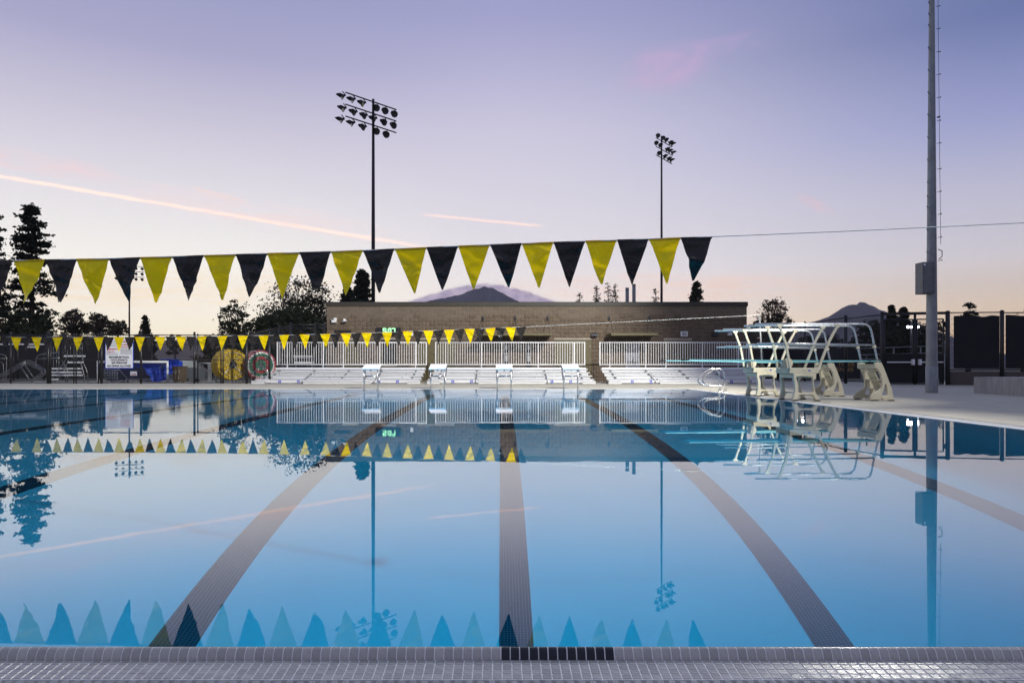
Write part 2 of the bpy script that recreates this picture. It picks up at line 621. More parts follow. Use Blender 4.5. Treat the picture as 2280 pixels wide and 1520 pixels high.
def text_mb(mb, s, x, y, z, size, align='CENTER', depth=0.002, sx=1.0, bold=0.0):
    """lettering standing in the XZ plane, read from -Y"""
    def fill(cu):
        cu.body = s
        cu.size = size
        cu.align_x = align
        cu.extrude = depth
        cu.offset = bold
        cu.resolution_u = 3
    me = curve_mesh('FONT', fill)
    mb.mesh(me, lambda p: (x + p.x * sx, y - p.z, z + p.y))
    bpy.data.meshes.remove(me)
    return mb


# ================================================================== GROUND, POOL, DECK
DECK = 0.012
PX0, PX1 = -21.0, 6.32      # pool left and right walls
PY0, PY1 = 1.985, 24.85     # pool near and far walls

g = MB()
ins = (-24.0, -3.0, 24.0, 38.0)
out = (-3400.0, -3400.0, 3400.0, 3500.0)
iv = [(ins[0], ins[1], -0.03), (ins[2], ins[1], -0.03), (ins[2], ins[3], -0.03), (ins[0], ins[3], -0.03)]
ov = [(out[0], out[1], -0.03), (out[2], out[1], -0.03), (out[2], out[3], -0.03), (out[0], out[3], -0.03)]
g.add(iv + ov, [(0, 4, 5, 1), (1, 5, 6, 2), (2, 6, 7, 3), (3, 7, 4, 0)])
g.build('ground', M_ground, kind='structure')

deck = empty('pool_deck', (0, 0, 0), kind='structure')
b = MB()
EDGE = 0.34
regions = [(-24, 24, PY1 + EDGE, 38.0), (PX1 + EDGE, 24, -3.0, PY1 + EDGE), (-24, PX1 + EDGE, -3.0, 1.40), (-24, PX0 - EDGE, 1.40, PY1 + EDGE)]
for (x0, x1, y0, y1) in regions:
    b.bx(x0, x1, y0, y1, DECK - 0.25, DECK - 0.012)
b.build('slab_bed', M_conc, deck)
for (x0, x1, y0, y1) in regions:
    nx, ny = max(1, round((x1 - x0) / 3.4)), max(1, round((y1 - y0) / 3.4))
    for i in range(nx):
        for j in range(ny):
            a0, a1 = x0 + (x1 - x0) * i / nx, x0 + (x1 - x0) * (i + 1) / nx
            c0, c1 = y0 + (y1 - y0) * j / ny, y0 + (y1 - y0) * (j + 1) / ny
            if a1 < -20 and c1 < 25:
                continue
            MB().bx(a0 + .004, a1 - .004, c0 + .004, c1 - .004, DECK - 0.011, DECK).build('deck_slab', M_conc, deck)

for pxx, pyy in ((1818, 893.5), (1840, 896)):
    yq = F * (CAMZ - DECK) / (pyy - HY)
    MB().bx(PX(pxx, yq) - .09, PX(pxx, yq) + .09, yq - .045, yq + .045, DECK + .0005, DECK + .004).build('drain_grate', M_void, deck)

# pool basin: plaster shell, shallow on the left, deep on the right
DEP = [(-21.0, 1.45), (-15, 1.5), (-9, 1.5), (-7.2, 1.52), (-6.2, 1.66), (-5.2, 1.98), (-4.45, 2.27), (-3.4, 2.66), (-2.2, 3.08), (-1.0, 3.40), (0.0, 3.55), (2.4, 3.58),
       (3.4, 3.50), (6.32, 3.12)]


def depth_at(x):
    return float(np.interp(x, [d[0] for d in DEP], [d[1] for d in DEP]))


def water_bed_mat():
    m = bpy.data.materials.new('pool_plaster')
    m.use_nodes = True
    N = NT(m.node_tree)
    oc = N.new('ShaderNodeTexCoord').outputs['Object']
    n = N.noise(oc, 1.2, 5, 0.6)
    n2 = N.noise(oc, 14, 3, 0.6)
    c = N.mix(N.sstep(n, 0.3, 0.7), (0.74, 0.86, 0.90), (0.80, 0.90, 0.93))
    c = N.mix(N.m('MULTIPLY', N.sstep(n2, 0.6, 0.75), 0.12), c, (0.5, 0.62, 0.68))
    p = N.new('ShaderNodeBsdfPrincipled')
    N.put(p.inputs['Base Color'], c)
    p.inputs['Roughness'].default_value = 0.8
    o = N.new('ShaderNodeOutputMaterial')
    m.node_tree.links.new(p.outputs[0], o.inputs['Surface'])
    return m


def lane_mat():
    m = bpy.data.materials.new('dark_lane_mosaic')
    m.use_nodes = True
    N = NT(m.node_tree)
    oc = N.new('ShaderNodeTexCoord').outputs['Object']
    br = N.new('ShaderNodeTexBrick')
    br.offset = 0.0
    N.put(br.inputs['Vector'], oc)
    br.inputs['Scale'].default_value = 1.0
    br.inputs['Color1'].default_value = (0.010, 0.012, 0.030, 1)
    br.inputs['Color2'].default_value = (0.018, 0.020, 0.042, 1)
    br.inputs['Mortar'].default_value = (0.15, 0.17, 0.20, 1)
    br.inputs['Mortar Size'].default_value = 0.0022
    br.inputs['Mortar Smooth'].default_value = 0.2
    br.inputs['Brick Width'].default_value = 0.0254
    br.inputs['Row Height'].default_value = 0.0254
    p = N.new('ShaderNodeBsdfPrincipled')
    N.put(p.inputs['Base Color'], br.outputs['Color'])
    p.inputs['Roughness'].default_value = 0.4
    o = N.new('ShaderNodeOutputMaterial')
    m.node_tree.links.new(p.outputs[0], o.inputs['Surface'])
    return m


M_plaster = water_bed_mat()
M_lane = lane_mat()
basin = empty('pool_basin', (0, 0, 0), kind='structure')
b = MB()
vs, fs = [], []
for (x, d) in DEP:
    vs += [(x, PY0, -d), (x, PY1, -d)]
for i in range(len(DEP) - 1):
    fs.append((2 * i, 2 * i + 2, 2 * i + 3, 2 * i + 1))
b.add(vs, fs, True)
pfloor = b.build('pool_floor', M_plaster, basin)
b = MB()
for (x, d) in DEP:
    pass
for Yw, flip in ((PY0, False), (PY1, True)):
    vs, fs = [], []
    for (x, d) in DEP:
        vs += [(x, Yw, -d), (x, Yw, -0.02)]
    for i in range(len(DEP) - 1):
        fs.append((2 * i, 2 * i + 1, 2 * i + 3, 2 * i + 2) if not flip else (2 * i, 2 * i + 2, 2 * i + 3, 2 * i + 1))
    b.add(vs, fs)
for Xw in (PX0, PX1):
    d = depth_at(Xw)
    b.add([(Xw, PY0, -d), (Xw, PY1, -d), (Xw, PY1, -0.02), (Xw, PY0, -0.02)], [(0, 1, 2, 3)])
pwall = b.build('pool_wall', M_plaster, basin)
LANE0, LANE, LW = 0.118, 2.286, 0.258
receivers = [pfloor, pwall]
for k in range(-8, 3):
    xc = LANE0 + k * LANE
    b = MB()
    d0, d1 = depth_at(xc - LW / 2) - 0.004, depth_at(xc + LW / 2) - 0.004
    b.add([(xc - LW / 2, 3.55, -d0), (xc + LW / 2, 3.55, -d1), (xc + LW / 2, 23.0, -d1), (xc - LW / 2, 23.0, -d0)], [(0, 1, 2, 3)])
    for yy0 in (3.29, 23.003):
        e0, e1 = depth_at(xc - 0.5) - 0.004, depth_at(xc + 0.5) - 0.004
        b.add([(xc - 0.5, yy0, -e0), (xc + 0.5, yy0, -e1), (xc + 0.5, yy0 + .257, -e1), (xc - 0.5, yy0 + .257, -e0)], [(0, 1, 2, 3)])
    receivers.append(b.build('lane_line', M_lane, basin))


def water_mat():
    m = bpy.data.materials.new('pool_water')
    m.use_nodes = True
    N = NT(m.node_tree)
    oc = N.new('ShaderNodeTexCoord').outputs['Object']
    gl = N.new('ShaderNodeBsdfGlass')
    gl.inputs['IOR'].default_value = 1.333
    gl.inputs['Roughness'].default_value = 0.0
    rf = N.new('ShaderNodeBsdfRefraction')
    rf.inputs['IOR'].default_value = 1.333
    rf.inputs['Roughness'].default_value = 0.0
    go = N.new('ShaderNodeBsdfGlossy')
    go.inputs['Roughness'].default_value = 0.0
    n1 = N.noise(N.vmul(oc, (0.8, 1.3, 1)), 2.4, 2, 0.5)
    n2 = N.noise(N.vmul(oc, (0.7, 1.4, 1)), 9.0, 2, 0.5)
    patch = N.sstep(N.noise(oc, 0.22, 2, 0.5), 0.42, 0.62, t0=0.25, t1=1.0)
    h = N.m('ADD', N.m('MULTIPLY', n1, 1.0), N.m('MULTIPLY', n2, 0.22))
    bp = N.new('ShaderNodeBump')
    bp.inputs['Strength'].default_value = 1.0
    bp.inputs['Distance'].default_value = 0.0016
    so = N.new('ShaderNodeSeparateXYZ')
    N.put(so.inputs[0], oc)
    breeze = N.sstep(so.outputs[1], 5.0, 17.0, t0=0.16, t1=1.4)
    N.put(bp.inputs['Height'], N.m('MULTIPLY', N.m('MULTIPLY', h, patch), breeze))
    for nd in (gl, rf, go):
        N.put(nd.inputs['Normal'], bp.outputs[0])
    # seen from above, reflection starts from the s-polarised Fresnel term and is reshaped below; from below it is plain glass
    geo = N.new('ShaderNodeNewGeometry')
    dt = N.new('ShaderNodeVectorMath', operation='DOT_PRODUCT')
    N.put(dt.inputs[0], geo.outputs['Incoming'])
    N.put(dt.inputs[1], bp.outputs[0])
    c = N.m('MAXIMUM', N.m('ABSOLUTE', dt.outputs['Value']), 0.002)
    q = N.m('SQRT', N.m('ADD', N.m('MULTIPLY', c, c), 1.333 ** 2 - 1))
    rs = N.m('POWER', N.m('DIVIDE', N.m('SUBTRACT', q, c), N.m('ADD', q, c)), 2.0)
    # reflection painted in by a hand-set curve: weaker near, stronger mid-distance, never full when grazing
    rs = N.ramp(rs, [(p, (q_, q_, q_)) for p, q_ in ((0, 0), (.12, .065), (.2, .125), (.3, .285), (.4, .51), (.5, .64), (.62, .69), (1, .92))])
    mxa = N.new('ShaderNodeMixShader')
    N.put(mxa.inputs[0], rs)
    m.node_tree.links.new(rf.outputs[0], mxa.inputs[1])
    m.node_tree.links.new(go.outputs[0], mxa.inputs[2])
    mxb = N.new('ShaderNodeMixShader')
    N.put(mxb.inputs[0], geo.outputs['Backfacing'])
    m.node_tree.links.new(mxa.outputs[0], mxb.inputs[1])
    m.node_tree.links.new(gl.outputs[0], mxb.inputs[2])
    va = N.new('ShaderNodeVolumeAbsorption')
    va.inputs['Color'].default_value = (0.0, 0.86, 0.972, 1)
    va.inputs['Density'].default_value = 0.235
    o = N.new('ShaderNodeOutputMaterial')
    m.node_tree.links.new(mxb.outputs[0], o.inputs['Surface'])
    m.node_tree.links.new(va.outputs[0], o.inputs['Volume'])
    return m


b = MB()
wx0, wx1, wy0, wy1 = PX0 - .03, PX1 + .03, PY0 - .022, PY1 + .03
b.add([(wx0, wy0, 0), (wx1, wy0, 0), (wx1, wy1, 0), (wx0, wy1, 0)], [(0, 1, 2, 3)], True)
b.add([(wx0, wy0, -4.2), (wx1, wy0, -4.2), (wx1, wy1, -4.2), (wx0, wy1, -4.2), (wx0, wy0, 0), (wx1, wy0, 0), (wx1, wy1, 0), (wx0, wy1, 0)],
      [(3, 2, 1, 0), (0, 1, 5, 4), (1, 2, 6, 5), (2, 3, 7, 6), (3, 0, 4, 7)])
water = b.build('pool_water', water_mat(), kind='structure')
for o in receivers:
    o.cycles.is_caustics_receiver = True
water.cycles.is_caustics_caster = True

# ---- near gutter: rolled tile lip, four rows of flat tile, white grate
gut = empty('pool_gutter', (0, 1.9, 0), kind='structure')
prof = [(1.990, -0.06), (1.990, -0.012), (1.986, 0.001), (1.978, 0.007), (1.969, 0.0075), (1.961, 0.003), (1.9555, -0.006), (1.9515, -0.0150), (1.9505, -0.0185)]
TW, GW = 0.0254, 0.0030


def lip_mesh(x0, x1, inset=0.0):
    b = MB()
    vs, fs = [], []
    n = len(prof)
    cx, cy = 1.972, -0.02
    pr = [(p[0] + (cx - p[0]) * inset, p[1] + (cy - p[1]) * inset) for p in prof]
    for x in (x0, x1):
        vs += [(x, p[0], p[1]) for p in pr]
    for i in range(n - 1):
        fs.append((i, n + i, n + i + 1, i + 1))
    b.add(vs, fs, True)
    b.add([vs[i] for i in range(n)], [tuple(range(n))])
    b.add([vs[n + i] for i in range(n)], [tuple(range(n))[::-1]])
    return b


lip_mesh(PX0 - .3, PX1 + .02, 0.02).build('grout_bed', M_grout, gut)
b = MB()
b.add([(PX0 - .3, 1.951, -0.0192), (PX0 - .3, 1.846, -0.0258), (PX1 + .02, 1.846, -0.0258), (PX1 + .02, 1.951, -0.0192),
       (PX0 - .3, 1.846, -0.20), (PX1 + .02, 1.846, -0.20)], [(0, 1, 2, 3), (1, 4, 5, 2)])
b.build('grout_bed', M_grout, gut)
lm = lip_mesh(-TW / 2 + GW / 2, TW / 2 - GW / 2)
lme = lm.build('tile_shape', M_tile, gut)
lip_g = lme.data
lme.data = lip_g
bpy.data.objects.remove(lme)
lip_g.transform(Matrix.Translation((0, 1.9, 0)))
lip_g.transform(Matrix.Translation((0, -1.9, 0)))
lip_k = lip_g.copy()
lip_k.materials.clear()
lip_k.materials.append(M_tiledark)
NV = 62
far_lip = MB()
kx0 = PX(1115, 1.957)
i0 = -60
for i in range(-90, 92):
    xc = kx0 + TW / 2 + i * TW
    dark = 0 <= i <= 11
    if -1.42 < xc < 1.48:
        piece('bullnose_tile', lip_k if dark else lip_g, gut, (xc, 1.9, 0), rot=(0, 0, random.uniform(-.004, .004)), label='black bullnose tile' if dark else None)
    else:
        for p_, q_ in zip((lip_mesh(xc - TW / 2 + GW / 2, xc + TW / 2 - GW / 2),), (1,)):
            far_lip.add(p_.v, p_.f, True)
far_lip.build('bullnose_run', M_tile, gut, kind='stuff')
lip_mesh(PX0 - .29, kx0 - 90 * TW).build('bullnose_run', M_tile, gut)
lip_mesh(kx0 + 92 * TW, PX1).build('bullnose_run', M_tile, gut)


def flat_tile(tx, ty):
    b = MB()
    h, e = 0.0014, 0.0012
    x, y = tx / 2, ty / 2
    b.add([(-x, -y, 0), (x, -y, 0), (x, y, 0), (-x, y, 0), (-x + e, -y + e, h), (x - e, -y + e, h), (x - e, y - e, h), (-x + e, y - e, h)],
          [(4, 5, 6, 7), (0, 1, 5, 4), (1, 2, 6, 5), (2, 3, 7, 6), (3, 0, 4, 7)])
    return b


ft = flat_tile(TW - GW, TW - GW)
tmp = ft.build('tile', M_tile)
tile_me = tmp.data
bpy.data.objects.remove(tmp)
cand = []
slope = (0.0258 - 0.0192) / 0.105
for i in range(-90, 92):
    for j in range(4):
        xc = kx0 + TW / 2 + i * TW + 0.004
        yc = 1.9495 - TW / 2 - j * TW
        cand.append((abs(xc) + j * 0.2, xc, yc, -0.0192 - (1.951 - yc) * slope))
cand.sort()
rest = MB()
for n, (_, xc, yc, zc) in enumerate(cand):
    if n < 300:
        piece('tile', tile_me, gut, (xc, yc, zc), rot=(math.atan(slope) + random.uniform(-.012, .012), random.uniform(-.012, .012), 0))
    else:
        rx, ry = random.uniform(-.012, .012), random.uniform(-.012, .012)
        R = Matrix.Rotation(math.atan(slope) + rx, 3, 'X') @ Matrix.Rotation(ry, 3, 'Y')
        rest.add([R @ Vector(p) + Vector((xc, yc, zc)) for p in ft.v], ft.f)
rest.build('tile_field', M_tile, gut, kind='stuff')
b = MB()
b.bx(PX0 - .3, PX1 + .3, 1.42, 1.846, -0.22, -0.16)
b.bx(PX0 - .3, PX1 + .3, 1.40, 1.43, -0.22, DECK - 0.001)
b.build('gutter_channel', M_void, gut)
gb = MB()
gb.bbox(-0.0075, 0.0075, 0.0, 0.36, -0.03, 0.0, 0.003)
for yy in np.arange(0.004, 0.08, 0.0065):
    gb.bx(-0.0062, 0.0062, yy, yy + 0.003, 0.0, 0.0012)
tmp = gb.build('grate_bar', M_grate)
bar_me = tmp.data
bpy.data.objects.remove(tmp)
bar_me.transform(Matrix.Rotation(PI, 4, 'Z'))
GP = 0.0282
bars = MB()
for i in range(-190, 190):
    xc = i * GP + 0.006
    if abs(xc) < 1.6:
        piece('grate_bar', bar_me, gut, (xc, 1.838 + random.uniform(-.002, .002), -0.024))
    elif xc < PX1:
        bars.bx(xc - .0075, xc + .0075, 1.478, 1.838, -0.054, -0.024)
for yy in (1.62, 1.5):
    bars.bx(-5.4, 5.4, yy - .01, yy + .01, -0.07, -0.034)
bars.build('grate_run', M_grate, gut, kind='stuff')

# ---- coping of the far and right side with its own grate
cop = empty('pool_coping', (0, 25, 0), kind='structure')
b = MB()
b.bx(PX0 - .34, PX1 + .34, PY1 + .004, PY1 + .13, -0.3, 0.006)
b.bx(PX1 + .004, PX1 + .13, PY0 - .3, PY1 + .003, -0.3, 0.006)
b.bx(PX0 - .34, PX0 - .004, PY0 - .3, PY1 + .003, -0.3, 0.006)
b.build('coping_lip', M_coping, cop)
b = MB()
b.bx(PX0 - .34, PX1 + .34, PY1 + .131, PY1 + EDGE, -0.3, -0.02)
b.bx(PX1 + .131, PX1 + EDGE, PY0 - .6, PY1 + .130, -0.3, -0.02)
b.build('drain_channel', M_void, cop)
b = MB()
y = 1.5
while y < PY1 + 0.12:
    b.bx(PX1 + .14, PX1 + EDGE - .006, y, y + .022, -0.019, 0.008)
    y += 0.036
x = PX0 - .3
while x < PX1 + 0.12:
    b.bx(x, x + .03, PY1 + .14, PY1 + EDGE - .006, -0.019, 0.008)
    x += 0.045
b.build('grate_run', M_coping, cop, kind='stuff')


# ================================================================== PENNANT LINES
def pennant_mesh(w, h, nrow, seed, amp, mat_, tip):
    r = random.Random(seed)
    cre = [(r.uniform(.05, .9), r.uniform(-1.6, 1.6), r.uniform(-1, 1) * amp, r.uniform(.035, .11)) for _ in range(6)]
    fold = r.random() < 0.4
    fz, fa = r.uniform(.45, .72), r.uniform(.25, .6) * (1 if r.random() < .7 else -1)
    vs, fs = [], []
    for i in range(nrow + 1):
        t = i / nrow
        ww = w * (1 - t) + 0.012 * t
        nc = 6
        for j in range(nc + 1):
            s = j / nc - 0.5
            x = s * ww + tip * t
            z = -h * t
            yv = 0.0
            for (c, k, a, wd) in cre:
                dst = t - c - k * s * 0.5 * (1 - t)
                yv += a * math.exp(-(dst / wd) ** 2)
            yv += amp * 1.2 * math.sin(t * 3 + seed) * s
            if fold and t > fz:
                yv -= (t - fz) * h * fa
                z += (t - fz) * h * (1 - math.sqrt(max(0, 1 - fa * fa)))
            yv *= min(1, t * 6)
            vs.append((x, yv, z))
    for i in range(nrow):
        for j in range(6):
            a = i * 7 + j
            fs.append((a, a + 1, a + 8, a + 7))
    b = MB()
    b.add(vs, fs, True)
    # turned-over hem along the line
    b.add([(-w / 2, -.004, .004), (w / 2, -.004, .004), (w / 2, -.004, -.016), (-w / 2, -.004, -.016)], [(0, 3, 2, 1)])
    b.add([(-w / 2, .004, .004), (w / 2, .004, .004), (w / 2, .004, -.016), (-w / 2, .004, -.016)], [(0, 1, 2, 3)])
    b.add([(-w / 2, -.004, .004), (w / 2, -.004, .004), (w / 2, .004, .004), (-w / 2, .004, .004)], [(0, 1, 2, 3)])
    o = b.build('pennant', mat_)
    me = o.data
    bpy.data.objects.remove(o)
    return me


def pennant_line(Y, curve, xr, pitch, count, first_black, hgt, label, x_end, variants, amp, left_end):
    xs = [c[0] for c in curve]
    ys = [c[1] for c in curve]

    def z_at(x):
        return PZ(float(np.interp(x, xs, ys)), Y)
    root = empty('pennant_line', (PX(xr, Y), Y, z_at(xr)), label, 'pennant line', 'backstroke pennant lines over the pool')
    pts = [(PX(x, Y), Y, z_at(x)) for x in np.linspace(left_end, x_end, 60)]
    MB().tube(pts, 0.0045, 6).build('rope', M_rope, root)
    pm = pitch * F / F
    w = pitch * Y / F
    meshes = {}
    for i in range(count):
        black = (i % 2 == 0) == first_black
        xc = xr - pitch * (i + 0.5)
        key = (black, i if variants is None else i % variants)
        if key not in meshes:
            meshes[key] = pennant_mesh(w * 0.99, hgt, 18, i * 7 + (3 if black else 0) + int(Y), amp, M_blackv if black else M_yellow, random.uniform(-.09, .09) * w)
        x3, z3 = PX(xc, Y), z_at(xc)
        sl = math.atan2(z_at(xc + pitch / 2) - z_at(xc - pitch / 2), w)
        piece('pennant', meshes[key], root, (x3, Y, z3), rot=(random.uniform(-.05, .05), -sl, random.uniform(-.06, .06)), label='black pennant' if black else 'yellow pennant')
    return root


NEARC = [(-900, 572), (-400, 580), (0, 580.5), (234, 576), (516, 567), (800, 558), (1085, 545), (1300, 537), (1586, 527), (1900, 514), (2280, 496), (2850, 466)]
pennant_line(6.56, NEARC, 1586, 70.75, 30, True, 0.405, 'nearest line of yellow and black pennants high over the pool', 2826, None, 0.021, -1500)
YF = 19.9
FARC = [(-600, 744), (-200, 749), (0, 750.5), (200, 750.8), (350, 749.8), (440, 748.8), (576, 747), (666, 745), (711, 743.8), (803, 741.6), (849, 740.6), (895, 738), (941, 736.4), (987, 735), (1080, 731), (1127, 729), (1174, 727.3), (1400, 716), (1650, 703.5), (1694, 701)]
pennant_line(YF, FARC, 1172, 22.95, 60, True, 0.385, 'far line of small yellow and black pennants in front of the bleachers', 1690, 16, 0.012, -620)


def stanchion(x, y, h, label, grp):
    root = empty('flag_stanchion', (x, y, DECK), label, 'pole', grp)
    MB().tube([(x, y, DECK), (x - 0.02, y, DECK + 1.0), (x - 0.075, y, DECK + h)], 0.026, 12).build('pole', mat('dull_grey_pole', (0.13, 0.135, 0.14), .5, metal=.3), root)
    MB().lathe([(0.0, 0.02), (0.06, 0.018), (0.065, 0.0)], (x, y, DECK), n=14).build('deck_flange', M_steel, root)
    MB().tube([(x - 0.075, y, DECK + h - .03), (x - 0.16, y, DECK + h - .02)], 0.008, 6).build('hook', M_steel, root)
    return root


stanchion(PX(1697, YF), YF, 2.13, 'slim grey stanchion pole holding the far pennant line by the diving boards', None)

# ================================================================== STARTING BLOCKS
def starting_block(x):
    y = PY1 + 0.20
    root = empty('starting_block', (x, y, DECK), 'x', 'starting block', 'starting blocks on the far pool edge')
    top = MB()
    yf, yb, zf, zb = PY1 + 0.02, PY1 + 0.72, 0.665, 0.825
    w = 0.285
    n = Vector((0, -(zb - zf), yb - yf)).normalized() * 0.035
    vs = []
    for (yy, z_) in ((yf, zf), (yb, zb)):
        for s in (-1, 1):
            vs += [(x + s * w, yy, z_), (x + s * w, yy + n.y, z_ + n.z)]
    top.add(vs, [(1, 3, 7, 5), (0, 4, 6, 2), (0, 2, 3, 1), (4, 5, 7, 6), (0, 1, 5, 4), (2, 6, 7, 3)])
    top.build('top_platform', mat('block_top_white', (0.84, 0.85, 0.86), 0.5, var=0.03, bump=0.0008, bscale=300), root)
    MB().bx(x - w, x + w, yf - .006, yf - .001, zf - .008, zf + .022).build('edge_trim', mat('pale_blue_trim', (0.30, 0.52, 0.72), 0.4), root)
    for s in (-1, 1):
        MB().tube([(x + s * (w - .05), yf + .16, DECK), (x + s * (w - .05), yf + .12, 0.66)], 0.021, 8).build('leg', M_steel, root)
        MB().tube([(x + s * (w - .05), yf + .22, DECK), (x + s * (w - .01), yb - .08, 0.78)], 0.021, 8).build('leg', M_steel, root)
    MB().tube([(x - w + .05, yf + .13, 0.45), (x + w - .05, yf + .13, 0.45)], 0.014, 8).build('grab_bar', M_steel, root)
    MB().bbox(x - .2, x + .2, yb - .02, yb + .22, 0.40, 0.44).build('step', M_white, root)
    MB().beam((x - w + .02, yb - .1, 0.43), (x + w - .02, yb - .1, 0.43), 0.03).build('cross_bar', M_steel, root)
    MB().bbox(x - .03, x + .03, yf + .05, yf + .12, zf - .045, zf - .008).build('start_light', M_rubber, root)
    for s in (-1, 1):
        MB().lathe([(0, .012), (.04, .012), (.045, 0)], (x + s * (w - .05), yf + .19, DECK), n=10).build('foot_plate', M_steel, root)
    return root


LB = ['white starting block furthest left, in front of the first bleacher', 'white starting block before the gap between first and second bleachers',
      'white starting block in line with the centre lane line', 'white starting block at the right end of the middle bleacher']
blk0 = starting_block(LANE0 - 2 * LANE)
blk0['label'] = LB[0]
for i in range(1, 4):
    copy_to(blk0, (LANE * i, 0, 0), LB[i])


# ================================================================== BLEACHERS
def isa_symbol():
    """wheelchair sign: blue plate with a white seated figure in a wheel"""
    pm = MB()
    ring = MB()
    for k in range(14):
        a0, a1 = PI * .75 + k * (1.3 * PI / 14), PI * .75 + (k + 1) * (1.3 * PI / 14)
        r0, r1 = .026, .036
        ring.add([(r0 * math.cos(a0) - .004, -.004, r0 * math.sin(a0) - .012), (r1 * math.cos(a0) - .004, -.004, r1 * math.sin(a0) - .012),
                  (r1 * math.cos(a1) - .004, -.004, r1 * math.sin(a1) - .012), (r0 * math.cos(a1) - .004, -.004, r0 * math.sin(a1) - .012)], [(0, 3, 2, 1)])
    ring.bx(-.012, -.001, -.006, -.003, -.012, .034)
    ring.bx(-.001, .022, -.006, -.003, .006, .014)
    ring.bx(-.012, .022, -.006, -.003, -.018, -.009)
    ring.beam((.020, -.0045, -.012), (.034, -.0045, -.042), .003, .010)
    ring.lathe([(0, .003), (.010, .003), (.010, 0)], (-.007, -.003, .046), (0, -1, 0), 10)
    return ring


def bleacher(cx, label):
    root = empty('bleacher', (cx, 33.0, DECK), label, 'bleacher', 'aluminium bleachers along the building')
    L = 3.575
    x0, x1 = cx - L, cx + L
    segs = [(-3.66, -3.10), (-1.42, 1.50), (3.10, 3.66)]
    Ys = [34.25, 33.55, 32.85, 32.15]
    Zs = [0.655, 0.505, 0.358, 0.216]
    MB().bbox(x0, x1, 34.45, 35.12, 0.69, 0.725).build('walkway', M_alu, root)
    MB().bbox(x0, x1, 34.44, 34.475, 0.50, 0.69).build('riser', M_alu, root)
    for i in range(4):
        parts = [(-L - .06, L + .06)] if i < 2 else segs
        for (a, c) in parts:
            MB().bbox(cx + a, cx + c, Ys[i], Ys[i] + .27, Zs[i] - .042, Zs[i], .01).build('seat_plank', M_alu, root)
        if i > 0:
            MB().bbox(x0 - .03 * (i == 3), x1 + .03 * (i == 3), Ys[i] + .28, Ys[i] + .66, Zs[i] - .046, Zs[i] - .008, .008).build('foot_plank', M_alu, root)
        MB().bbox(x0, x1, Ys[i] + .055, Ys[i] + .08, Zs[i] - .142, Zs[i] - .046, .004).build('riser', M_alu, root)
    MB().bbox(x0, x1, 32.08, 32.11, 0.045, 0.172).build('riser', M_alu, root)
    for (a, c) in segs:
        MB().bbox(cx + a, cx + c, 31.62, 31.95, 0.115, 0.150, .008).build('foot_plank', M_alu, root)
        MB().bbox(cx + a, cx + c, 31.66, 31.685, DECK + .005, 0.108).build('riser', M_alu, root)
    for sx in (-3.2, -1.55, 0.05, 1.6, 3.2):
        xx = cx + sx
        fr = MB()
        fr.beam((xx, 32.0, 0.10), (xx, 34.4, 0.62), .04, .06)
        for yy, z1 in ((32.3, .14), (33.1, .3), (33.9, .46), (34.9, .68)):
            fr.bx(xx - .02, xx + .02, yy - .02, yy + .02, DECK, z1)
        fr.build('support_frame', M_galv, root)
    br = MB()
    for sx in (-2.9, -1.28, -.33, 1.33, 2.95):
        xx = cx + sx
        br.bx(xx - .045, xx + .045, 34.428, 34.438, .632, .650)
        br.bx(xx - .012, xx + .012, 34.428, 34.438, .555, .632)
        for i in (1, 2, 3):
            br.bx(xx - .05 - .1 * i, xx - .025 - .1 * i, Ys[i] + .04, Ys[i] + .053, Zs[i] - .10, Zs[i] - .05)
    br.build('seat_bracket', M_galv, root, kind='stuff')
    # guard rail along the back
    gy = 35.08
    rail = MB()
    rail.tube([(x0, gy, 1.925), (x1, gy, 1.925)], .028, 8)
    rail.tube([(x0, gy, 0.86), (x1, gy, 0.86)], .030, 8)
    gr = rail.build('guard_rail', M_white, root)
    for (px, w) in ((0, .05), (22, .034), (102, .034), (147, .046), (228, .046), (308, .046), (331.5, .05)):
        xx = x0 + px * 35.08 / F
        MB().bx(xx - w / 2, xx + w / 2, gy - .03, gy + .03, 0.69 if px in (22, 102, 147, 228, 308) else .83, 1.955).build('post', M_white, gr)
    tmpb = MB().bx(-.0105, .0105, -.0105, .0105, -.52, .52).build('baluster', M_white)
    me = tmpb.data
    bpy.data.objects.remove(tmpb)
    n = 61
    for k in range(1, n):
        xx = x0 + 2 * L * k / n
        piece('baluster', me, gr, (xx, gy, 1.392))
    for sx in (-2.56, -1.74, 1.80, 2.62):
        s = MB().bx(cx + sx - .058, cx + sx + .058, 32.070, 32.078, .052, .168).build('wheelchair_sign', M_blue, root)
        ring = isa_symbol()
        f = MB()
        f.add([(p[0] + cx + sx, p[1] + 32.070, p[2] + .108) for p in ring.v], ring.f)
        f.build('wheelchair_symbol', M_white, s)
    return root


BLX = [-7.16, 0.45, 8.34]
bl0 = bleacher(BLX[0], 'left aluminium bleacher with white guard rail, beside the lane rope reels')
copy_to(bl0, (BLX[1] - BLX[0], 0, 0), 'middle aluminium bleacher with white guard rail, behind three starting blocks')
copy_to(bl0, (BLX[2] - BLX[0], 0, 0), 'right aluminium bleacher with white guard rail, behind the pool ladder')

# ================================================================== DIVING BOARDS
YB = 16.05


def Z6(zx, zy, Y=YB):
    """point on the near frame of the nearer diving board"""
    return ((1630 + zx / 6.162 - VX) * Y / F, CAMZ + (HY - 700 - zy / 6.162) * Y / F)


def conv(loop):
    return [Z6(a, c) for a, c in loop]


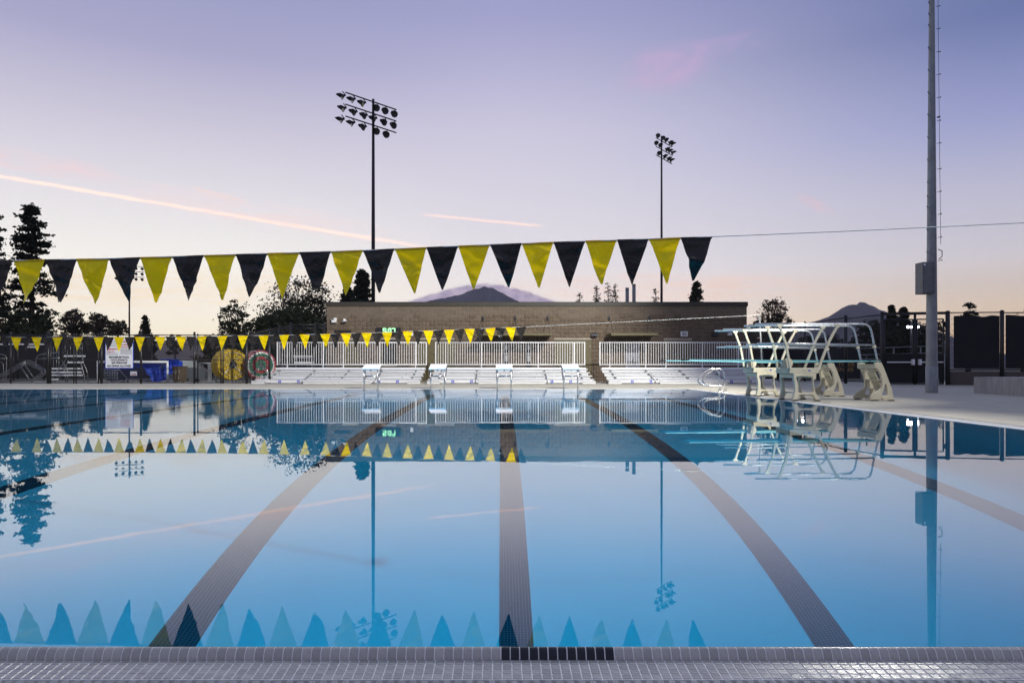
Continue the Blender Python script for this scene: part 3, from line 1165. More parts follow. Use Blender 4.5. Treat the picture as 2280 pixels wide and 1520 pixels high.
def diving_board():
    root = empty('diving_board', (7.4, 16.4, DECK), 'x', 'diving board', 'springboards on the right side of the pool')
    legframe = [(835, 812), (1147, 812), (1142, 885), (1114, 900), (1112, 960), (1128, 1050), (1195, 1172), (1140, 1172), (1105, 1108), (1070, 1098), (935, 1098),
                (905, 1108), (885, 1172), (824, 1172), (850, 1060), (852, 960), (835, 880)]
    leghole = [(872, 862), (895, 848), (1075, 848), (1100, 874), (1096, 960), (1112, 1050), (1096, 1074), (1040, 1076), (930, 1076), (894, 1062), (897, 960), (874, 884)]
    anch = [(1952, 668), (1966, 660), (2040, 660), (2078, 740), (2150, 930), (2184, 1030), (2210, 1172), (2064, 1172), (2040, 1150), (2010, 1172), (1893, 1172), (1892, 1132),
            (1910, 1095), (1960, 1062), (2020, 1032), (2046, 990), (2050, 930), (2030, 830), (2006, 775), (1985, 748), (1952, 735)]
    ahole = [(2092, 955), (2106, 960), (2118, 1030), (2122, 1092), (2108, 1112), (2055, 1114), (2042, 1100), (2070, 1040), (2085, 975)]
    lf = plate(conv(legframe), [smooth_loop(conv(leghole), 1)], 0.085, 0.008)
    an = plate(conv(anch), [smooth_loop(conv(ahole), 1)], 0.075, 0.008)
    GAPY = 0.74
    ys = (YB, YB + GAPY)
    for yy in ys:
        MB().mesh(lf, lambda p, yy=yy: (p.x, yy + p.z, p.y)).build('stand_frame', M_cream, root)
        MB().mesh(an, lambda p, yy=yy: (p.x, yy + p.z, p.y)).build('anchor_frame', M_cream, root)
    # tray on the front stand
    (xa, za), (xb, zb) = Z6(790, 732), Z6(1215, 808)
    xb2 = Z6(1170, 808)[0]
    tr = MB()
    t0 = plate([(xa, za), (xb, za), (xb2, zb), (xa - .02, zb)], [], 0.05, 0.006)
    for yy in ys:
        tr.mesh(t0, lambda p, yy=yy: (p.x, yy + p.z + (-.012 if yy == YB else .012), p.y))
    tr.bx(xa - .02, xb2, YB + .02, YB + GAPY - .02, zb + .01, zb + .05)
    tr.bx(xa - .022, xa + .02, YB + .03, YB + GAPY - .03, zb + .002, za - .002)
    tr.build('fulcrum_tray', M_cream, root)
    tag_ = MB()
    xx, zz_ = Z6(1052, 768)
    tag_.bx(xx - .024, xx + .024, YB - .041, YB - .037, zz_ - .013, zz_ + .013)
    tag_.build('maker_label', M_blue, root)
    tg = MB()
    xx2, zz2 = Z6(985, 768)
    for q in range(6):
        tg.bx(xx2 - .05 + q * .017, xx2 - .04 + q * .017, YB - .040, YB - .037, zz2 - .006, zz2 + .004 + .006 * (q % 3 == 0))
    tg.build('maker_lettering', M_greyprint, root)
    # cross members of the front stand
    (x1, z1), (x2, z2) = Z6(842, 816), Z6(842, 872)
    MB().bx(x1 - .015, x1 + .05, YB + .03, YB + GAPY - .03, z2, z1).build('cross_member', M_cream, root)
    (x1, z1), (x2, z2) = Z6(1090, 816), Z6(1130, 872)
    MB().bx(x1, x2, YB + .03, YB + GAPY - .03, z2, z1).build('cross_member', M_cream, root)
    (x1, z1) = Z6(890, 1080)
    MB().bx(x1, x1 + .05, YB + .03, YB + GAPY - .03, z1 - .02, z1 + .02).build('cross_member', M_cream, root)
    # fulcrum: toothed cream wheel and black roller carriage
    wx, wz = Z6(785, 668)
    w = MB()
    teeth = []
    for k in range(36):
        a = 2 * PI * k / 36
        r = .118 if k % 2 else .106
        teeth.append((wx + r * math.cos(a), wz + r * math.sin(a)))
    wm = plate(teeth, [], 0.05, 0.004)
    w.mesh(wm, lambda p: (p.x, YB + .10 + p.z, p.y))
    (bx0, bz0), (bx1, bz1) = Z6(690, 662), Z6(770, 722)
    w.bx(wx - .12, wx - .02, YB + .08, YB + .20, bz1, bz0)
    w.build('fulcrum_wheel', M_cream, root)
    rl = MB()
    (rx0, rz0), (rx1, rz1) = Z6(780, 668), Z6(1000, 728)
    rl.bx(rx0, rx1, YB + .16, YB + GAPY - .12, rz1, rz0)
    rl.tube([(Z6(945, 690)[0], YB + .10, Z6(945, 690)[1]), (Z6(945, 690)[0], YB + GAPY - .1, Z6(945, 690)[1])], .035, 12)
    rl.tube([(Z6(850, 668)[0], YB + .12, Z6(850, 668)[1]), (Z6(850, 668)[0], YB + GAPY - .1, Z6(850, 668)[1])], .028, 12)
    rl.build('fulcrum_roller', M_rubber, root)
    # board: thick at the fulcrum, thin at tip and tail
    yc = YB + GAPY / 2
    xt, xe = 4.12, PX(1948, yc)
    zt = 0.925
    ze = 0.900
    bd = MB()
    n = 24
    vs, fs = [], []
    for i in range(n + 1):
        t = i / n
        x = xt + (xe - xt) * t
        th = 0.020 + 0.030 * math.exp(-((t - .62) / .28) ** 2)
        zc = zt + (ze - zt) * t
        for (yy, zz2) in ((-.25, 0), (.25, 0), (.25, -th), (-.25, -th)):
            vs.append((x, yc + yy, zc + zz2))
    for i in range(n):
        a = i * 4
        for q in range(4):
            q2 = (q + 1) % 4
            fs.append((a + q, a + 4 + q, a + 4 + q2, a + q2))
    fs += [(0, 1, 2, 3), (n * 4 + 3, n * 4 + 2, n * 4 + 1, n * 4)]
    bd.add(vs, fs)
    brd = bd.build('board', M_board, root)
    MB().bx(xt - .012, xt + .06, yc - .256, yc + .256, zt - .026, zt + .004).build('tip_cap', M_rubber, brd)
    # guard rails and their struts
    for yy in ys:
        s = (lambda a, c, yy=yy: (Z6(a, c)[0], yy, Z6(a, c)[1]))
        path = [s(315, 132), s(1000, 132), s(1700, 132)] + smooth_path([s(1780, 132), s(1850, 138), s(1900, 185), s(1925, 290), s(1945, 400)], 2) + [s(1985, 590), s(2008, 665)]
        MB().tube(path, .0215, 10).build('hand_rail', M_rail, root)
        MB().tube([s(345, 398), s(1000, 401), s(1950, 421)], .0190, 10).build('hand_rail', M_rail, root)
        for pth in ([s(812, 800), s(798, 735), s(738, 400), s(690, 270), s(652, 160)], [s(1165, 800), s(1200, 700), s(1318, 395), s(1395, 245), s(1446, 158)]):
            m = MB()
            for a, c in zip(pth[:-1], pth[1:]):
                m.beam(a, c, .050, .044)
            m.build('rail_strut', M_cream, root)
        for (a, c) in ((652, 145), (1446, 145)):
            bm_ = plate([Z6(a - 42, c - 8), Z6(a + 42, c - 8), Z6(a + 36, c + 10), Z6(a + 14, c + 38), Z6(a - 14, c + 38), Z6(a - 36, c + 10)], [], .03, .003)
            MB().mesh(bm_, lambda p, yy=yy: (p.x, yy + p.z - .012, p.y)).build('rail_bracket', M_cream, root)
        cl = MB()
        for (a, c) in ((738, 402), (1316, 402), (1952, 440)):
            p_ = s(a, c)
            cl.box(p_, (.055, .062, .06))
        cl.build('rail_clamp', M_cream, root, kind='stuff')
    # rear anchor: head block, steps, back slab
    hb = MB()
    (hx0, hz0), (hx1, hz1) = Z6(1958, 672), Z6(2030, 745)
    hb.bx(hx0, hx1, YB + .03, YB + GAPY - .03, hz1, hz0 - .012)
    (hx0, hz0), (hx1, hz1) = Z6(1985, 752), Z6(2032, 778)
    hb.bx(hx0, hx1, YB + .03, YB + GAPY - .03, hz1, hz0)
    hb.build('anchor_head', M_cream, root)
    for (a0, c0, a1, c1) in ((2035, 890, 2115, 908), (2075, 1018, 2160, 1036)):
        (sx0, sz0), (sx1, sz1) = Z6(a0, c0), Z6(a1, c1)
        MB().bbox(sx0, sx1, YB + .03, YB + GAPY - .03, sz1, sz0, .005).build('step', M_cream, root)
    sl = MB()
    pa, pb = Z6(2040, 790), Z6(2160, 1050)
    sl.beam((pa[0], yc + .05, pa[1]), (pb[0], yc + .05, pb[1]), .34, .02)
    sl.build('back_slab', M_cream, root)
    (hx, hz) = Z6(1962, 560)
    MB().bx(hx - .008, hx + .008, yc - .02, yc + .02, hz - .17, hz).build('anchor_pin', M_darksteel, root)
    ft_ = MB()
    for (a, c) in ((860, 1174), (1165, 1174), (1950, 1174), (2180, 1174)):
        xx, zz2 = Z6(a, c)
        for yy in ys:
            ft_.box((xx, yy, DECK + .008), (.10, .12, .016))
    ft_.build('foot_pad', M_rubber, root, kind='stuff')
    return root


db0 = diving_board()
db0['label'] = 'nearer diving board, aqua plank on cream stands with two rails'
copy_to(db0, (0, 2.3, 0), 'farther diving board, behind the nearer one, next to the right bleacher')


# ================================================================== POOL LADDER RAILS
def pool_ladder():
    root = empty('pool_ladder', (6.5, 22.0, DECK), 'bent stainless grab rails of the pool ladder at the far right corner', 'pool ladder')
    for dY in (0.0, 0.52):
        Y0 = 21.7
        def c(a, q):
            return (PX(1300 + a / 4.75, Y0), Y0 + dY, PZ(640 + q / 4.75, Y0))
        path = [c(1508, 1106), c(1500, 1075), c(1465, 1045), c(1400, 1040), c(1310, 1035), c(1252, 1000), c(1262, 945), c(1330, 895), c(1395, 857), c(1450, 857), c(1487, 905), c(1487, 1000), c(1487, 1106)]
        pts = [path[0]] + smooth_path(path[1:-2], 2) + path[-2:]
        MB().tube(pts, 0.021, 10).build('hand_rail', M_steel, root)
    fl = MB()
    for dY in (0, .52):
        for a in (1487, 1508):
            fl.lathe([(0, .015), (.045, .013), (.05, 0)], (PX(1300 + a / 4.75, 21.7), 21.7 + dY, DECK), n=12)
    fl.build('deck_flange', M_steel, root)
    st = MB()
    for z_ in (-.35, -.65, -.95):
        st.bbox(6.18, 6.30, 21.72, 22.2, z_ - .03, z_)
    st.build('tread', M_steel, root)


pool_ladder()

# ================================================================== LIGHT POLE (foreground right)
def lamp_arms(root, x, y, H):
    for k, z in enumerate((H - .1, H - .9)):
        arm = MB().tube([(x - .9, y - 1.1, z), (x + .9, y + 1.1, z)], .05, 8).build('cross_arm', M_galv, root)
        for t in (-.9, -.3, .3, .9):
            c = Vector((x + t, y + t * 1.22, z - .12))
            d = Vector((-1, .25, -.62)).normalized()
            hd = MB().lathe([(.06, -.3), (.14, -.22), (.24, -.02), (.27, .06)], c, d, 14).build('lamp_head', M_darksteel, arm)
            MB().lathe([(0, .02), (.235, .02)], c, d, 14).build('lamp_lens', M_lens, hd)


def light_pole():
    x, y = POLE
    root = empty('light_pole', (x, y, DECK), 'tall tapered grey light pole beside the gate with box and climbing pegs', 'light pole', 'light poles on the right deck')

    def r_at(z):
        return 0.158 - 0.0076 * z
    b = MB()
    b.tube([(x, y, z) for z in np.linspace(DECK, POLE_H, 24)], [r_at(z) for z in np.linspace(DECK, POLE_H, 24)], 24)
    b.build('pole', M_galv, root)
    z0 = PZ(816 + 0, y)
    zc = PZ(640 + 835 / 4.75, y)
    MB().lathe([(r_at(0) + .004, 0), (r_at(zc) + .008, zc - DECK), (r_at(zc), zc - DECK + .004)], (x, y, DECK), n=24).build('base_sleeve', M_galv, root)
    hp = MB()
    hx, hz = PX(2105, y), PZ(862, y)
    MB().bx(x + .03, x + .12, y - r_at(.3) - .004, y - r_at(.3) + .06, .22, .40).build('hand_hole_cover', M_galv, root)
    # box on the left
    bx0, bx1 = PX(2043, y), PX(2070, y)
    zb0, zb1 = PZ(655, y), PZ(586, y)
    cab = MB().bbox(bx0, bx1, y - .26, y + .12, zb0, zb1, .008).build('control_box', mat('grey_cabinet', (0.13, 0.13, 0.14), 0.5), root)
    MB().bx(bx0 + .02, bx1 - .1, y - .266, y - .261, zb0 + .03, zb1 - .03).build('box_door', mat('grey_cabinet_door', (0.15, 0.15, 0.16), 0.45), cab)
    MB().bx(bx0 + .02, bx0 + .08, y - .270, y - .267, zb1 - .10, zb1 - .05).build('box_label', M_signw, cab)
    MB().bx(bx1, x - r_at(3) + .03, y - .03, y + .03, zb0 + .1, zb0 + .16).bx(bx1, x - r_at(3) + .03, y - .03, y + .03, zb1 - .16, zb1 - .1).build('box_bracket', M_galv, root)
    # climbing pegs, both sides
    for side, zs in ((-1, [PZ(v, y) for v in (10, 35, 60, 110, 159, 209, 258, 308, 358, 408, 438, 462, 512, 562)]), (1, [PZ(v, y) for v in (18, 68, 119, 169, 220, 271, 321, 378, 428, 478, 529, 580)])):
        for z in zs + [zs[0] + .75 * k for k in (1, 2, 3)]:
            m = MB()
            r = r_at(z)
            xe = x + side * (r + .085)
            m.tube([(x + side * (r - .02), y - .10 * (side > 0) - .02, z - .02), (xe, y - .12, z)], .008, 6)
            m.lathe([(0, .014), (.016, .010), (.018, 0), (.016, -.010), (0, -.014)], (xe, y - .12, z), (1, 0, 0), 8)
            m.build('climbing_peg', M_darksteel, root)
    # safety cable on the right
    cb = MB()
    pts = [(PX(2089, y), y - .12, PZ(545, y)), (PX(2086, y), y - .12, PZ(300, y)), (PX(2083, y), y - .12, PZ(0, y)), (x + .12, y - .12, POLE_H - .6)]
    cb.tube(pts, .006, 6)
    cb.build('safety_cable', M_darksteel, root)
    ct = MB()
    ct.tube([(PX(2084, y), y - .1, PZ(556, y)), (PX(2092, y), y - .12, PZ(560, y)), (PX(2092, y), y - .12, PZ(572, y)), (PX(2086, y), y - .1, PZ(578, y))], .012, 6)
    ct.tube([(PX(2084, y), y - .05, PZ(263, y)), (PX(2088, y), y - .12, PZ(263, y))], .02, 6)
    ct.build('cable_anchor', M_darksteel, root)
    lamp_arms(root, x, y, POLE_H)
    return root


light_pole()
lp2 = empty('light_pole', (*POLE2, DECK), 'second grey light pole further along the right deck, outside the picture', 'light pole', 'light poles on the right deck')
MB().tube([(*POLE2, DECK), (*POLE2, 9.0), (*POLE2, POLE2_H)], [.17, .11, .05], 20).build('pole', M_galv, lp2)
lamp_arms(lp2, *POLE2, POLE2_H)


# ================================================================== STADIUM LIGHTS
def lamp_shape(mb, glass, c, d, s):
    d = Vector(d).normalized()
    mb.lathe([(.03, -.42), (.10, -.38), (.12, -.22), (.26, -.04), (.36, .08), (.37, .10)], c, d, 12)
    # visor: half sleeve over the top of the mouth
    q = Vector((0, 0, 1)).rotation_difference(d).to_matrix()
    side = d.cross(Vector((0, 0, 1))).normalized()
    upv = side.cross(d)
    vs, fs = [], []
    n = 8
    for i in range(n + 1):
        a = PI * i / n
        rad = side * math.cos(a) + upv * math.sin(a)
        vs += [c + d * .10 + rad * .37, c + d * (.10 + .42 * math.sin(a)) + rad * .40]
    for i in range(n):
        fs.append((2 * i, 2 * i + 2, 2 * i + 3, 2 * i + 1))
    mb.add(vs, fs, True)
    glass.lathe([(0, .06), (.33, .07)], c, d, 12)


def stadium_light(x, Y, ytop, rows, arm_l, arm_r, label, tilt, yaws, scale=1.0, up=False, base=0.0):
    X = PX(x, Y)
    ztop = PZ(ytop, Y)
    root = empty('stadium_light', (X, Y, base), label, 'stadium light', 'tall floodlight masts beyond the pool')
    MB().tube([(X, Y, base), (X, Y, ztop * .5), (X, Y, ztop)], [.22 * scale, .19 * scale, .13 * scale], 12).build('pole', M_darksteel, root)
    for (yrow, offs) in rows:
        z = PZ(yrow, Y)
        a0, a1 = PX(x + arm_l, Y), PX(x + arm_r, Y)
        za, zb_ = z - tilt * (a0 - X), z - tilt * (a1 - X)
        ya, yb = Y + (a0 - X) * .5, Y + (a1 - X) * .5
        arm = MB().tube([(a0, ya, za), (a1, yb, zb_)], .07 * scale, 8).build('cross_arm', M_darksteel, root)
        for i, (o, yaw) in enumerate(offs):
            xx = PX(x + o, Y)
            dz_ = -.55 if not up else .5
            c = Vector((xx, Y + (xx - X) * .5 - .15, z - tilt * (xx - X) + dz_ * scale))
            d = Vector((math.sin(yaw), -math.cos(yaw), -.42))
            m, gsh = MB(), MB()
            lamp_shape(m, gsh, Vector((0, 0, 0)), d, 1)
            m.v = [tuple(Vector(p) * scale + c) for p in m.v]
            gsh.v = [tuple(Vector(p) * scale + c) for p in gsh.v]
            m.tube([c - Vector(d).normalized() * .38 * scale, (xx, Y + (xx - X) * .5, z - tilt * (xx - X))], .05 * scale, 6)
            l = m.build('floodlight', M_darksteel, arm)
            gsh.build('lamp_glass', M_glass, l)
    return root


LL, FR = -1.25, -0.15
stadium_light(831, 80, 221, [
    (227, [(-62, LL), (-42, LL), (-21, LL + .25), (8, FR), (26, FR), (45, FR)]),
    (253, [(-60, LL + .15), (-38, -.9), (-17, -.8), (2, -.9), (24, -.5), (44, -.4)]),
    (279, [(-64, LL), (-43, LL), (-19, -.8), (8, FR), (28, FR)])], -56, 48,
    'large dark floodlight mast with seventeen lamps above the building, left of centre', 0.19, None, 1.05)
stadium_light(1473, 96, 303, [
    (314, [(-9, -.3), (2, .2), (10, .4), (21, .8), (27, 1.35)]),
    (333, [(-14, .0), (-4, .1), (13, .9), (20, 1.3), (28, 1.3)]),
    (352, [(-7, .0), (7, .7), (17, .9), (24, 1.35)])], -14, 26,
    'dark floodlight mast with clustered lamps above the right half of the building', 0.36, None, 0.80, True)
stadium_light(288, 140, 586, [
    (592, [(-22, .2), (-10, .1), (2, 0), (13, 0), (24, 0)]),
    (604, [(-22, .2), (-10, .1), (2, 0), (13, 0), (24, 0)]),
    (616, [(-22, .2), (-10, .1), (2, 0), (13, 0), (24, 0)])], -25, 27,
    'small distant floodlight mast seen between pennants at the left', 0.0, None, 0.8)

# ================================================================== POOL BUILDING
BY = 37.0
BX0, BX1 = PX(727, BY), PX(1663, BY)
ROOF = PZ(672, BY)
WALLTOP = PZ(681.5, BY)
bld = empty('pool_building', ((BX0 + BX1) / 2, BY, 0), 'long low brown block building with flat dark fascia behind the bleachers', 'building')
b = MB()
b.bx(BX0 + .01, BX1 - .01, BY + .012, BY + 8.0, 0.0, WALLTOP)
b.build('mortar_core', M_mortar, bld)
b = MB()
b.bbox(BX0 - .04, BX1 + .04, BY - .05, BY + 8.05, WALLTOP + .001, ROOF, .01)
b.build('fascia', M_fascia, bld)
MB().bx(BX0 - .02, BX1 + .02, BY - .02, BY + .0, WALLTOP - .035, WALLTOP - .002).build('drip_trim', M_olive, bld)
# openings: (px x0, x1, y top, y bottom)
OPEN = [(850, 882, 756, 812), (930, 1012, 756, 848.5), (1234, 1317, 756, 848.5), (1393, 1424, 764, 848.5), (763, 798, 757, 848.5), (1478, 1540, 758, 848.5)]
ops = [(PX(a, BY), PX(c, BY), PZ(e, BY), PZ(d, BY)) for (a, c, d, e) in OPEN]
BW, BH = 0.3985, 0.1900


def block_mesh(seed, rough):
    r = random.Random(seed)
    b = MB()
    nx, nz = 6, 4
    vs, fs = [], []
    for j in range(nz + 1):
        for i in range(nx + 1):
            ed = i in (0, nx) or j in (0, nz)
            yv = -.001 if ed else -(.004 + (r.uniform(.004, .032) if rough else r.uniform(0, .002)))
            vs.append((-.5 + i / nx, yv, -.5 + j / nz))
    for j in range(nz):
        for i in range(nx):
            a = j * (nx + 1) + i
            fs.append((a, a + 1, a + nx + 2, a + nx + 1))
    b.add(vs, fs)
    n0 = len(vs)
    bk = [(-.5, .02, -.5), (.5, .02, -.5), (.5, .02, .5), (-.5, .02, .5)]
    b.add([vs[0], vs[nx], vs[-1], vs[-1 - nx]] + bk, [(0, 4, 5, 1), (1, 5, 6, 2), (2, 6, 7, 3), (3, 7, 4, 0)])
    return b


def mk(b, m):
    o = b.build('block', m)
    me = o.data
    bpy.data.objects.remove(o)
    return me


rough_b = [block_mesh(i, True) for i in range(10)]
smooth_b = [block_mesh(50 + i, False) for i in range(4)]
rough_me = [mk(b, M_block) for b in rough_b]
smooth_me = [mk(b, M_blocks) for b in smooth_b]
blocks = []
nc = int((WALLTOP - .02) / .2)
for c in range(nc + 1):
    ztop = WALLTOP - .004 - c * .2
    zc = ztop - .1
    if zc < .05:
        break
    spans = [(BX0, BX1)]
    for (a, e, z0, z1) in ops:
        if zc - .07 < z1 and zc + .07 > z0:
            ns = []
            for (s0, s1) in spans:
                if e <= s0 or a >= s1:
                    ns.append((s0, s1))
                else:
                    if a > s0:
                        ns.append((s0, a))
                    if e < s1:
                        ns.append((e, s1))
            spans = ns
    off = .2 if c % 2 else 0.0
    for (s0, s1) in spans:
        k0 = math.floor((s0 - BX0 + off) / .4)
        x = BX0 - off + k0 * .4
        while x < s1:
            a, e = max(x, s0), min(x + .4, s1)
            if e - a > .03:
                blocks.append(((a + e) / 2, zc, e - a - .011, BH, c not in (0, 1, 2) or (c == 2 and random.random() < .3)))
            x += .4
blocks.sort(key=lambda t: (round(-t[1], 2), abs(t[0])))
vis = [t for t in blocks if t[1] > 2.2]
hid = [t for t in blocks if t[1] <= 2.2]
vis.sort(key=lambda t: math.hypot(t[0] + 3.0, (t[1] - 3.2) * 2.0))
restR, restS = MB(), MB()
for n, (x, z, w, h, rg) in enumerate(vis + hid):
    i = random.randrange(10 if rg else 4)
    if n < 300:
        piece('block', (rough_me if rg else smooth_me)[i], bld, (x, BY + random.uniform(-.003, .002), z), scale=(w, 1, h))
    else:
        src = (rough_b if rg else smooth_b)[i]
        yo = BY + random.uniform(-.003, .002)
        (restR if rg else restS).add([(x + p[0] * w, yo + p[1], z + p[2] * h) for p in src.v], src.f)
restR.build('block_field', M_block, bld, kind='stuff')
restS.build('block_field', M_blocks, bld, kind='stuff')


def double_door(i, handles):
    a, e, z0, z1 = ops[i]
    fr = MB()
    fr.bx(a, a + .06, BY - .012, BY + .06, z0, z1)
    fr.bx(e - .06, e, BY - .012, BY + .06, z0, z1)
    fr.bx(a + .06, e - .06, BY - .012, BY + .06, z1 - .06, z1)
    f = fr.build('door_frame', M_olive, bld)
    m_ = (a + e) / 2
    for s, (d0, d1) in enumerate(((a + .063, m_ - .004), (m_ + .004, e - .063))):
        d = MB().bbox(d0, d1, BY + .006, BY + .05, z0 + .01, z1 - .065, .004).build('door', M_olive, bld)
        hx = d1 - .10 if s == 0 else d0 + .10
        MB().tube([(hx - .06, BY - .04, 1.42), (hx + .06, BY - .04, 1.42)], .015, 8).tube([(hx, BY - .04, 1.42), (hx, BY + .01, 1.42)], .012, 8).build('handle', M_steel, d)
        xh = d0 if s == 0 else d1
        hg = MB()
        for z in (.35, 1.1, 1.8):
            hg.bx(xh - .018, xh + .018, BY - .006, BY + .006, z - .06, z + .06)
        hg.build('hinge', M_steel, d)


for i in (1, 2):
    double_door(i, True)
for i in (4, 5):
    double_door(i, True)
a, e, z0, z1 = ops[0]
w_ = MB().bx(a, e, BY + .008, BY + .03, z0, z1).build('window', M_dark, bld)
MB().bbox(a - .06, e + .06, BY - .06, BY + .02, z0 - .09, z0 + .0).build('sill', mat('pale_sill', (.45, .40, .33), .7), w_)
MB().bx(a, a + .04, BY - .004, BY + .02, z0, z1).bx(e - .04, e, BY - .004, BY + .02, z0, z1).build('frame', M_fascia, w_)
a, e, z0, z1 = ops[3]
d = MB().bbox(a, e, BY + .006, BY + .05, z0, z1, .004).build('door', mat('grey_door', (.30, .30, .36), .5), bld, label='grey door under the right awning')
MB().tube([(e - .12, BY - .03, 1.3), (e - .05, BY - .03, 1.3)], .014, 8).build('handle', M_steel, d)
# dark recessed panel, left
MB().bx(PX(745, BY), PX(781, BY), BY - .03, BY - .004, PZ(741, BY), PZ(735, BY)).build('louvre_panel', M_dark, bld)
MB().bx(PX(752, BY), PX(781, BY), BY - .03, BY - .004, PZ(760, BY), PZ(757, BY)).build('louvre_panel', M_olive, bld)


def awning(x0, x1, ytop, nrod):
    dpt = 1.5
    Yf = BY - dpt
    a, e = PX(x0, Yf), PX(x1, Yf)
    zt = PZ(ytop, Yf)
    b = MB()
    b.bbox(a, e, Yf, Yf + .06, zt - .13, zt, .006)
    b.bx(a, a + .05, Yf + .061, BY - .03, zt - .13, zt)
    b.bx(e - .05, e, Yf + .061, BY - .03, zt - .13, zt)
    b.bx(a + .051, e - .051, Yf + .061, BY - .03, zt - .05, zt - .01)
    o = b.build('awning', M_olive, bld)
    for k in range(nrod):
        xx = a + .12 + (e - a - .24) * k / (nrod - 1)
        MB().tube([(xx, Yf + .1, zt - .01), (xx, BY - .06, zt + .82)], .013, 6).bx(xx - .05, xx + .05, BY - .065, BY - .035, zt + .72, zt + .92).build('tie_rod', M_darksteel, o)


awning(1068, 1229, 741, 3)
awning(1361, 1465, 741, 2)
# roof pieces
v_ = MB()
vx = PX(1568, 41)
v_.lathe([(.33, 0), (.33, .12), (.30, .16), (.12, .22), (0, .23)], (vx, 41, ROOF - .02), n=14)
v_.build('roof_vent', M_galv, bld)
for (xa, yt) in ((1396.5, 642), (1411.5, 634)):
    xx = PX(xa, 44)
    MB().tube([(xx, 44, ROOF - .3), (xx, 44, PZ(yt, 44))], .105, 14).lathe([(.12, 0), (.125, .03), (0, .05)], (xx, 44, PZ(yt, 44)), n=14).build('flue_pipe', M_galv, bld)


# things fixed to the wall
def wall_lamp(x, y, label, dark=True):
    X, Z = PX(x, BY), PZ(y, BY)
    o = MB()
    vs = [(X - .16, BY - .002, Z - .08), (X + .16, BY - .002, Z - .08), (X + .16, BY - .002, Z + .10), (X - .16, BY - .002, Z + .10),
          (X - .16, BY - .20, Z - .06), (X + .16, BY - .20, Z - .06), (X + .16, BY - .17, Z + .03), (X - .16, BY - .17, Z + .03)]
    o.add(vs, [(0, 3, 2, 1), (4, 5, 6, 7), (0, 1, 5, 4), (3, 7, 6, 2), (0, 4, 7, 3), (1, 2, 6, 5)])
    o.bx(X - .13, X + .13, BY - .19, BY - .03, Z - .095, Z - .081)
    o.build('wall_lamp', M_darksteel, label=label, cat='wall lamp', group='dark wedge lamps on the building wall', origin=(X, BY, Z))


wall_lamp(1323, 745, 'dark wedge wall lamp between the olive double door and the right awning')
wall_lamp(1591, 745, 'dark wedge wall lamp behind the diving board rails')
X, Z = PX(1522, BY), PZ(743.5, BY)
sp_ = empty('loudspeaker', (X, BY, Z), 'square white loudspeaker on the wall right of the awning', 'loudspeaker')
MB().bbox(X - .17, X + .17, BY - .16, BY - .003, Z - .13, Z + .13, .012).build('housing', M_white, sp_)
MB().bx(X - .12, X + .12, BY - .166, BY - .161, Z - .09, Z + .09).build('grille', mat('grey_grille', (.4, .4, .4), .6), sp_)
X, Z = PX(1623.5, BY), PZ(744, BY)
MB().bbox(X - .09, X + .09, BY - .2, BY - .003, Z - .07, Z + .07, .01).lathe([(.045, 0), (.045, .03), (0, .032)], (X, BY - .2, Z), (0, -1, 0), 10).build(
    'security_camera', M_white, label='small white camera box on the wall near the right corner', cat='camera', group='white cameras on the wall', origin=(X, BY, Z))
X, Z = PX(745.5, BY), PZ(714, BY)
cm_ = empty('security_camera', (X, BY, Z), 'white double box camera high on the left corner of the building', 'camera', 'white cameras on the wall')
MB().bbox(X - .12, X + .10, BY - .20, BY - .003, Z - .10, Z + .03, .01).build('lower_box', M_white, cm_)
MB().bbox(X - .02, X + .12, BY - .16, BY - .003, Z + .035, Z + .14, .01).build('upper_box', M_white, cm_)
MB().bx(X - .2, X - .125, BY - .08, BY - .003, Z + .02, Z + .11).build('bracket', M_galv, cm_)
X, Z = PX(768.5, BY), PZ(716, BY)
dl = empty('dome_lamp', (X, BY - .12, Z), 'white shaded dome lamp on the wall beside the corner camera', 'wall lamp')
MB().lathe([(.0, .04), (.07, .035), (.14, .01), (.15, 0), (.145, -.008), (0, -.005)], (X, BY - .16, Z), (0, 0, 1), 16).build('shade', M_white, dl)
MB().bbox(X - .055, X + .055, BY - .17, BY - .003, Z + .045, Z + .14, .006).build('mount', M_white, dl)
X, Z = PX(917, BY), PZ(744, BY)
MB().bbox(X - .07, X + .07, BY - .08, BY - .003, Z - .08, Z + .10, .006).bx(X - .03, X + .03, BY - .085, BY - .081, Z, Z + .05).build('junction_box', M_white, label='small white box on the wall right of the clock', cat='junction box', origin=(X, BY, Z))
# clock
Yc = BY - .12
ck = empty('clock', (PX(865, Yc), Yc, PZ(737.5, Yc)), 'black digital clock on the wall glowing 5:07 in green white', 'clock')
MB().bbox(PX(838, Yc), PX(892, Yc), Yc, BY - .003, PZ(746, Yc), PZ(729, Yc), .01).build('case', M_black, ck)
seg = {'5': 'afgcd', '0': 'abcdef', '7': 'abc'}


def digit(mb, ch, x, z, w, h, t, y):
    s = {'a': (x, x + w, z + h - t, z + h), 'g': (x, x + w, z + h / 2 - t / 2, z + h / 2 + t / 2), 'd': (x, x + w, z, z + t),
         'f': (x, x + t, z + h / 2, z + h), 'e': (x, x + t, z, z + h / 2), 'b': (x + w - t, x + w, z + h / 2, z + h), 'c': (x + w - t, x + w, z, z + h / 2)}
    for q in seg[ch]:
        a0, a1, b0, b1 = s[q]
        mb.bx(a0 + .004, a1 - .004, y - .006 - .0005 * ord(q) % .003, y - .001, b0 + .004, b1 - .004)


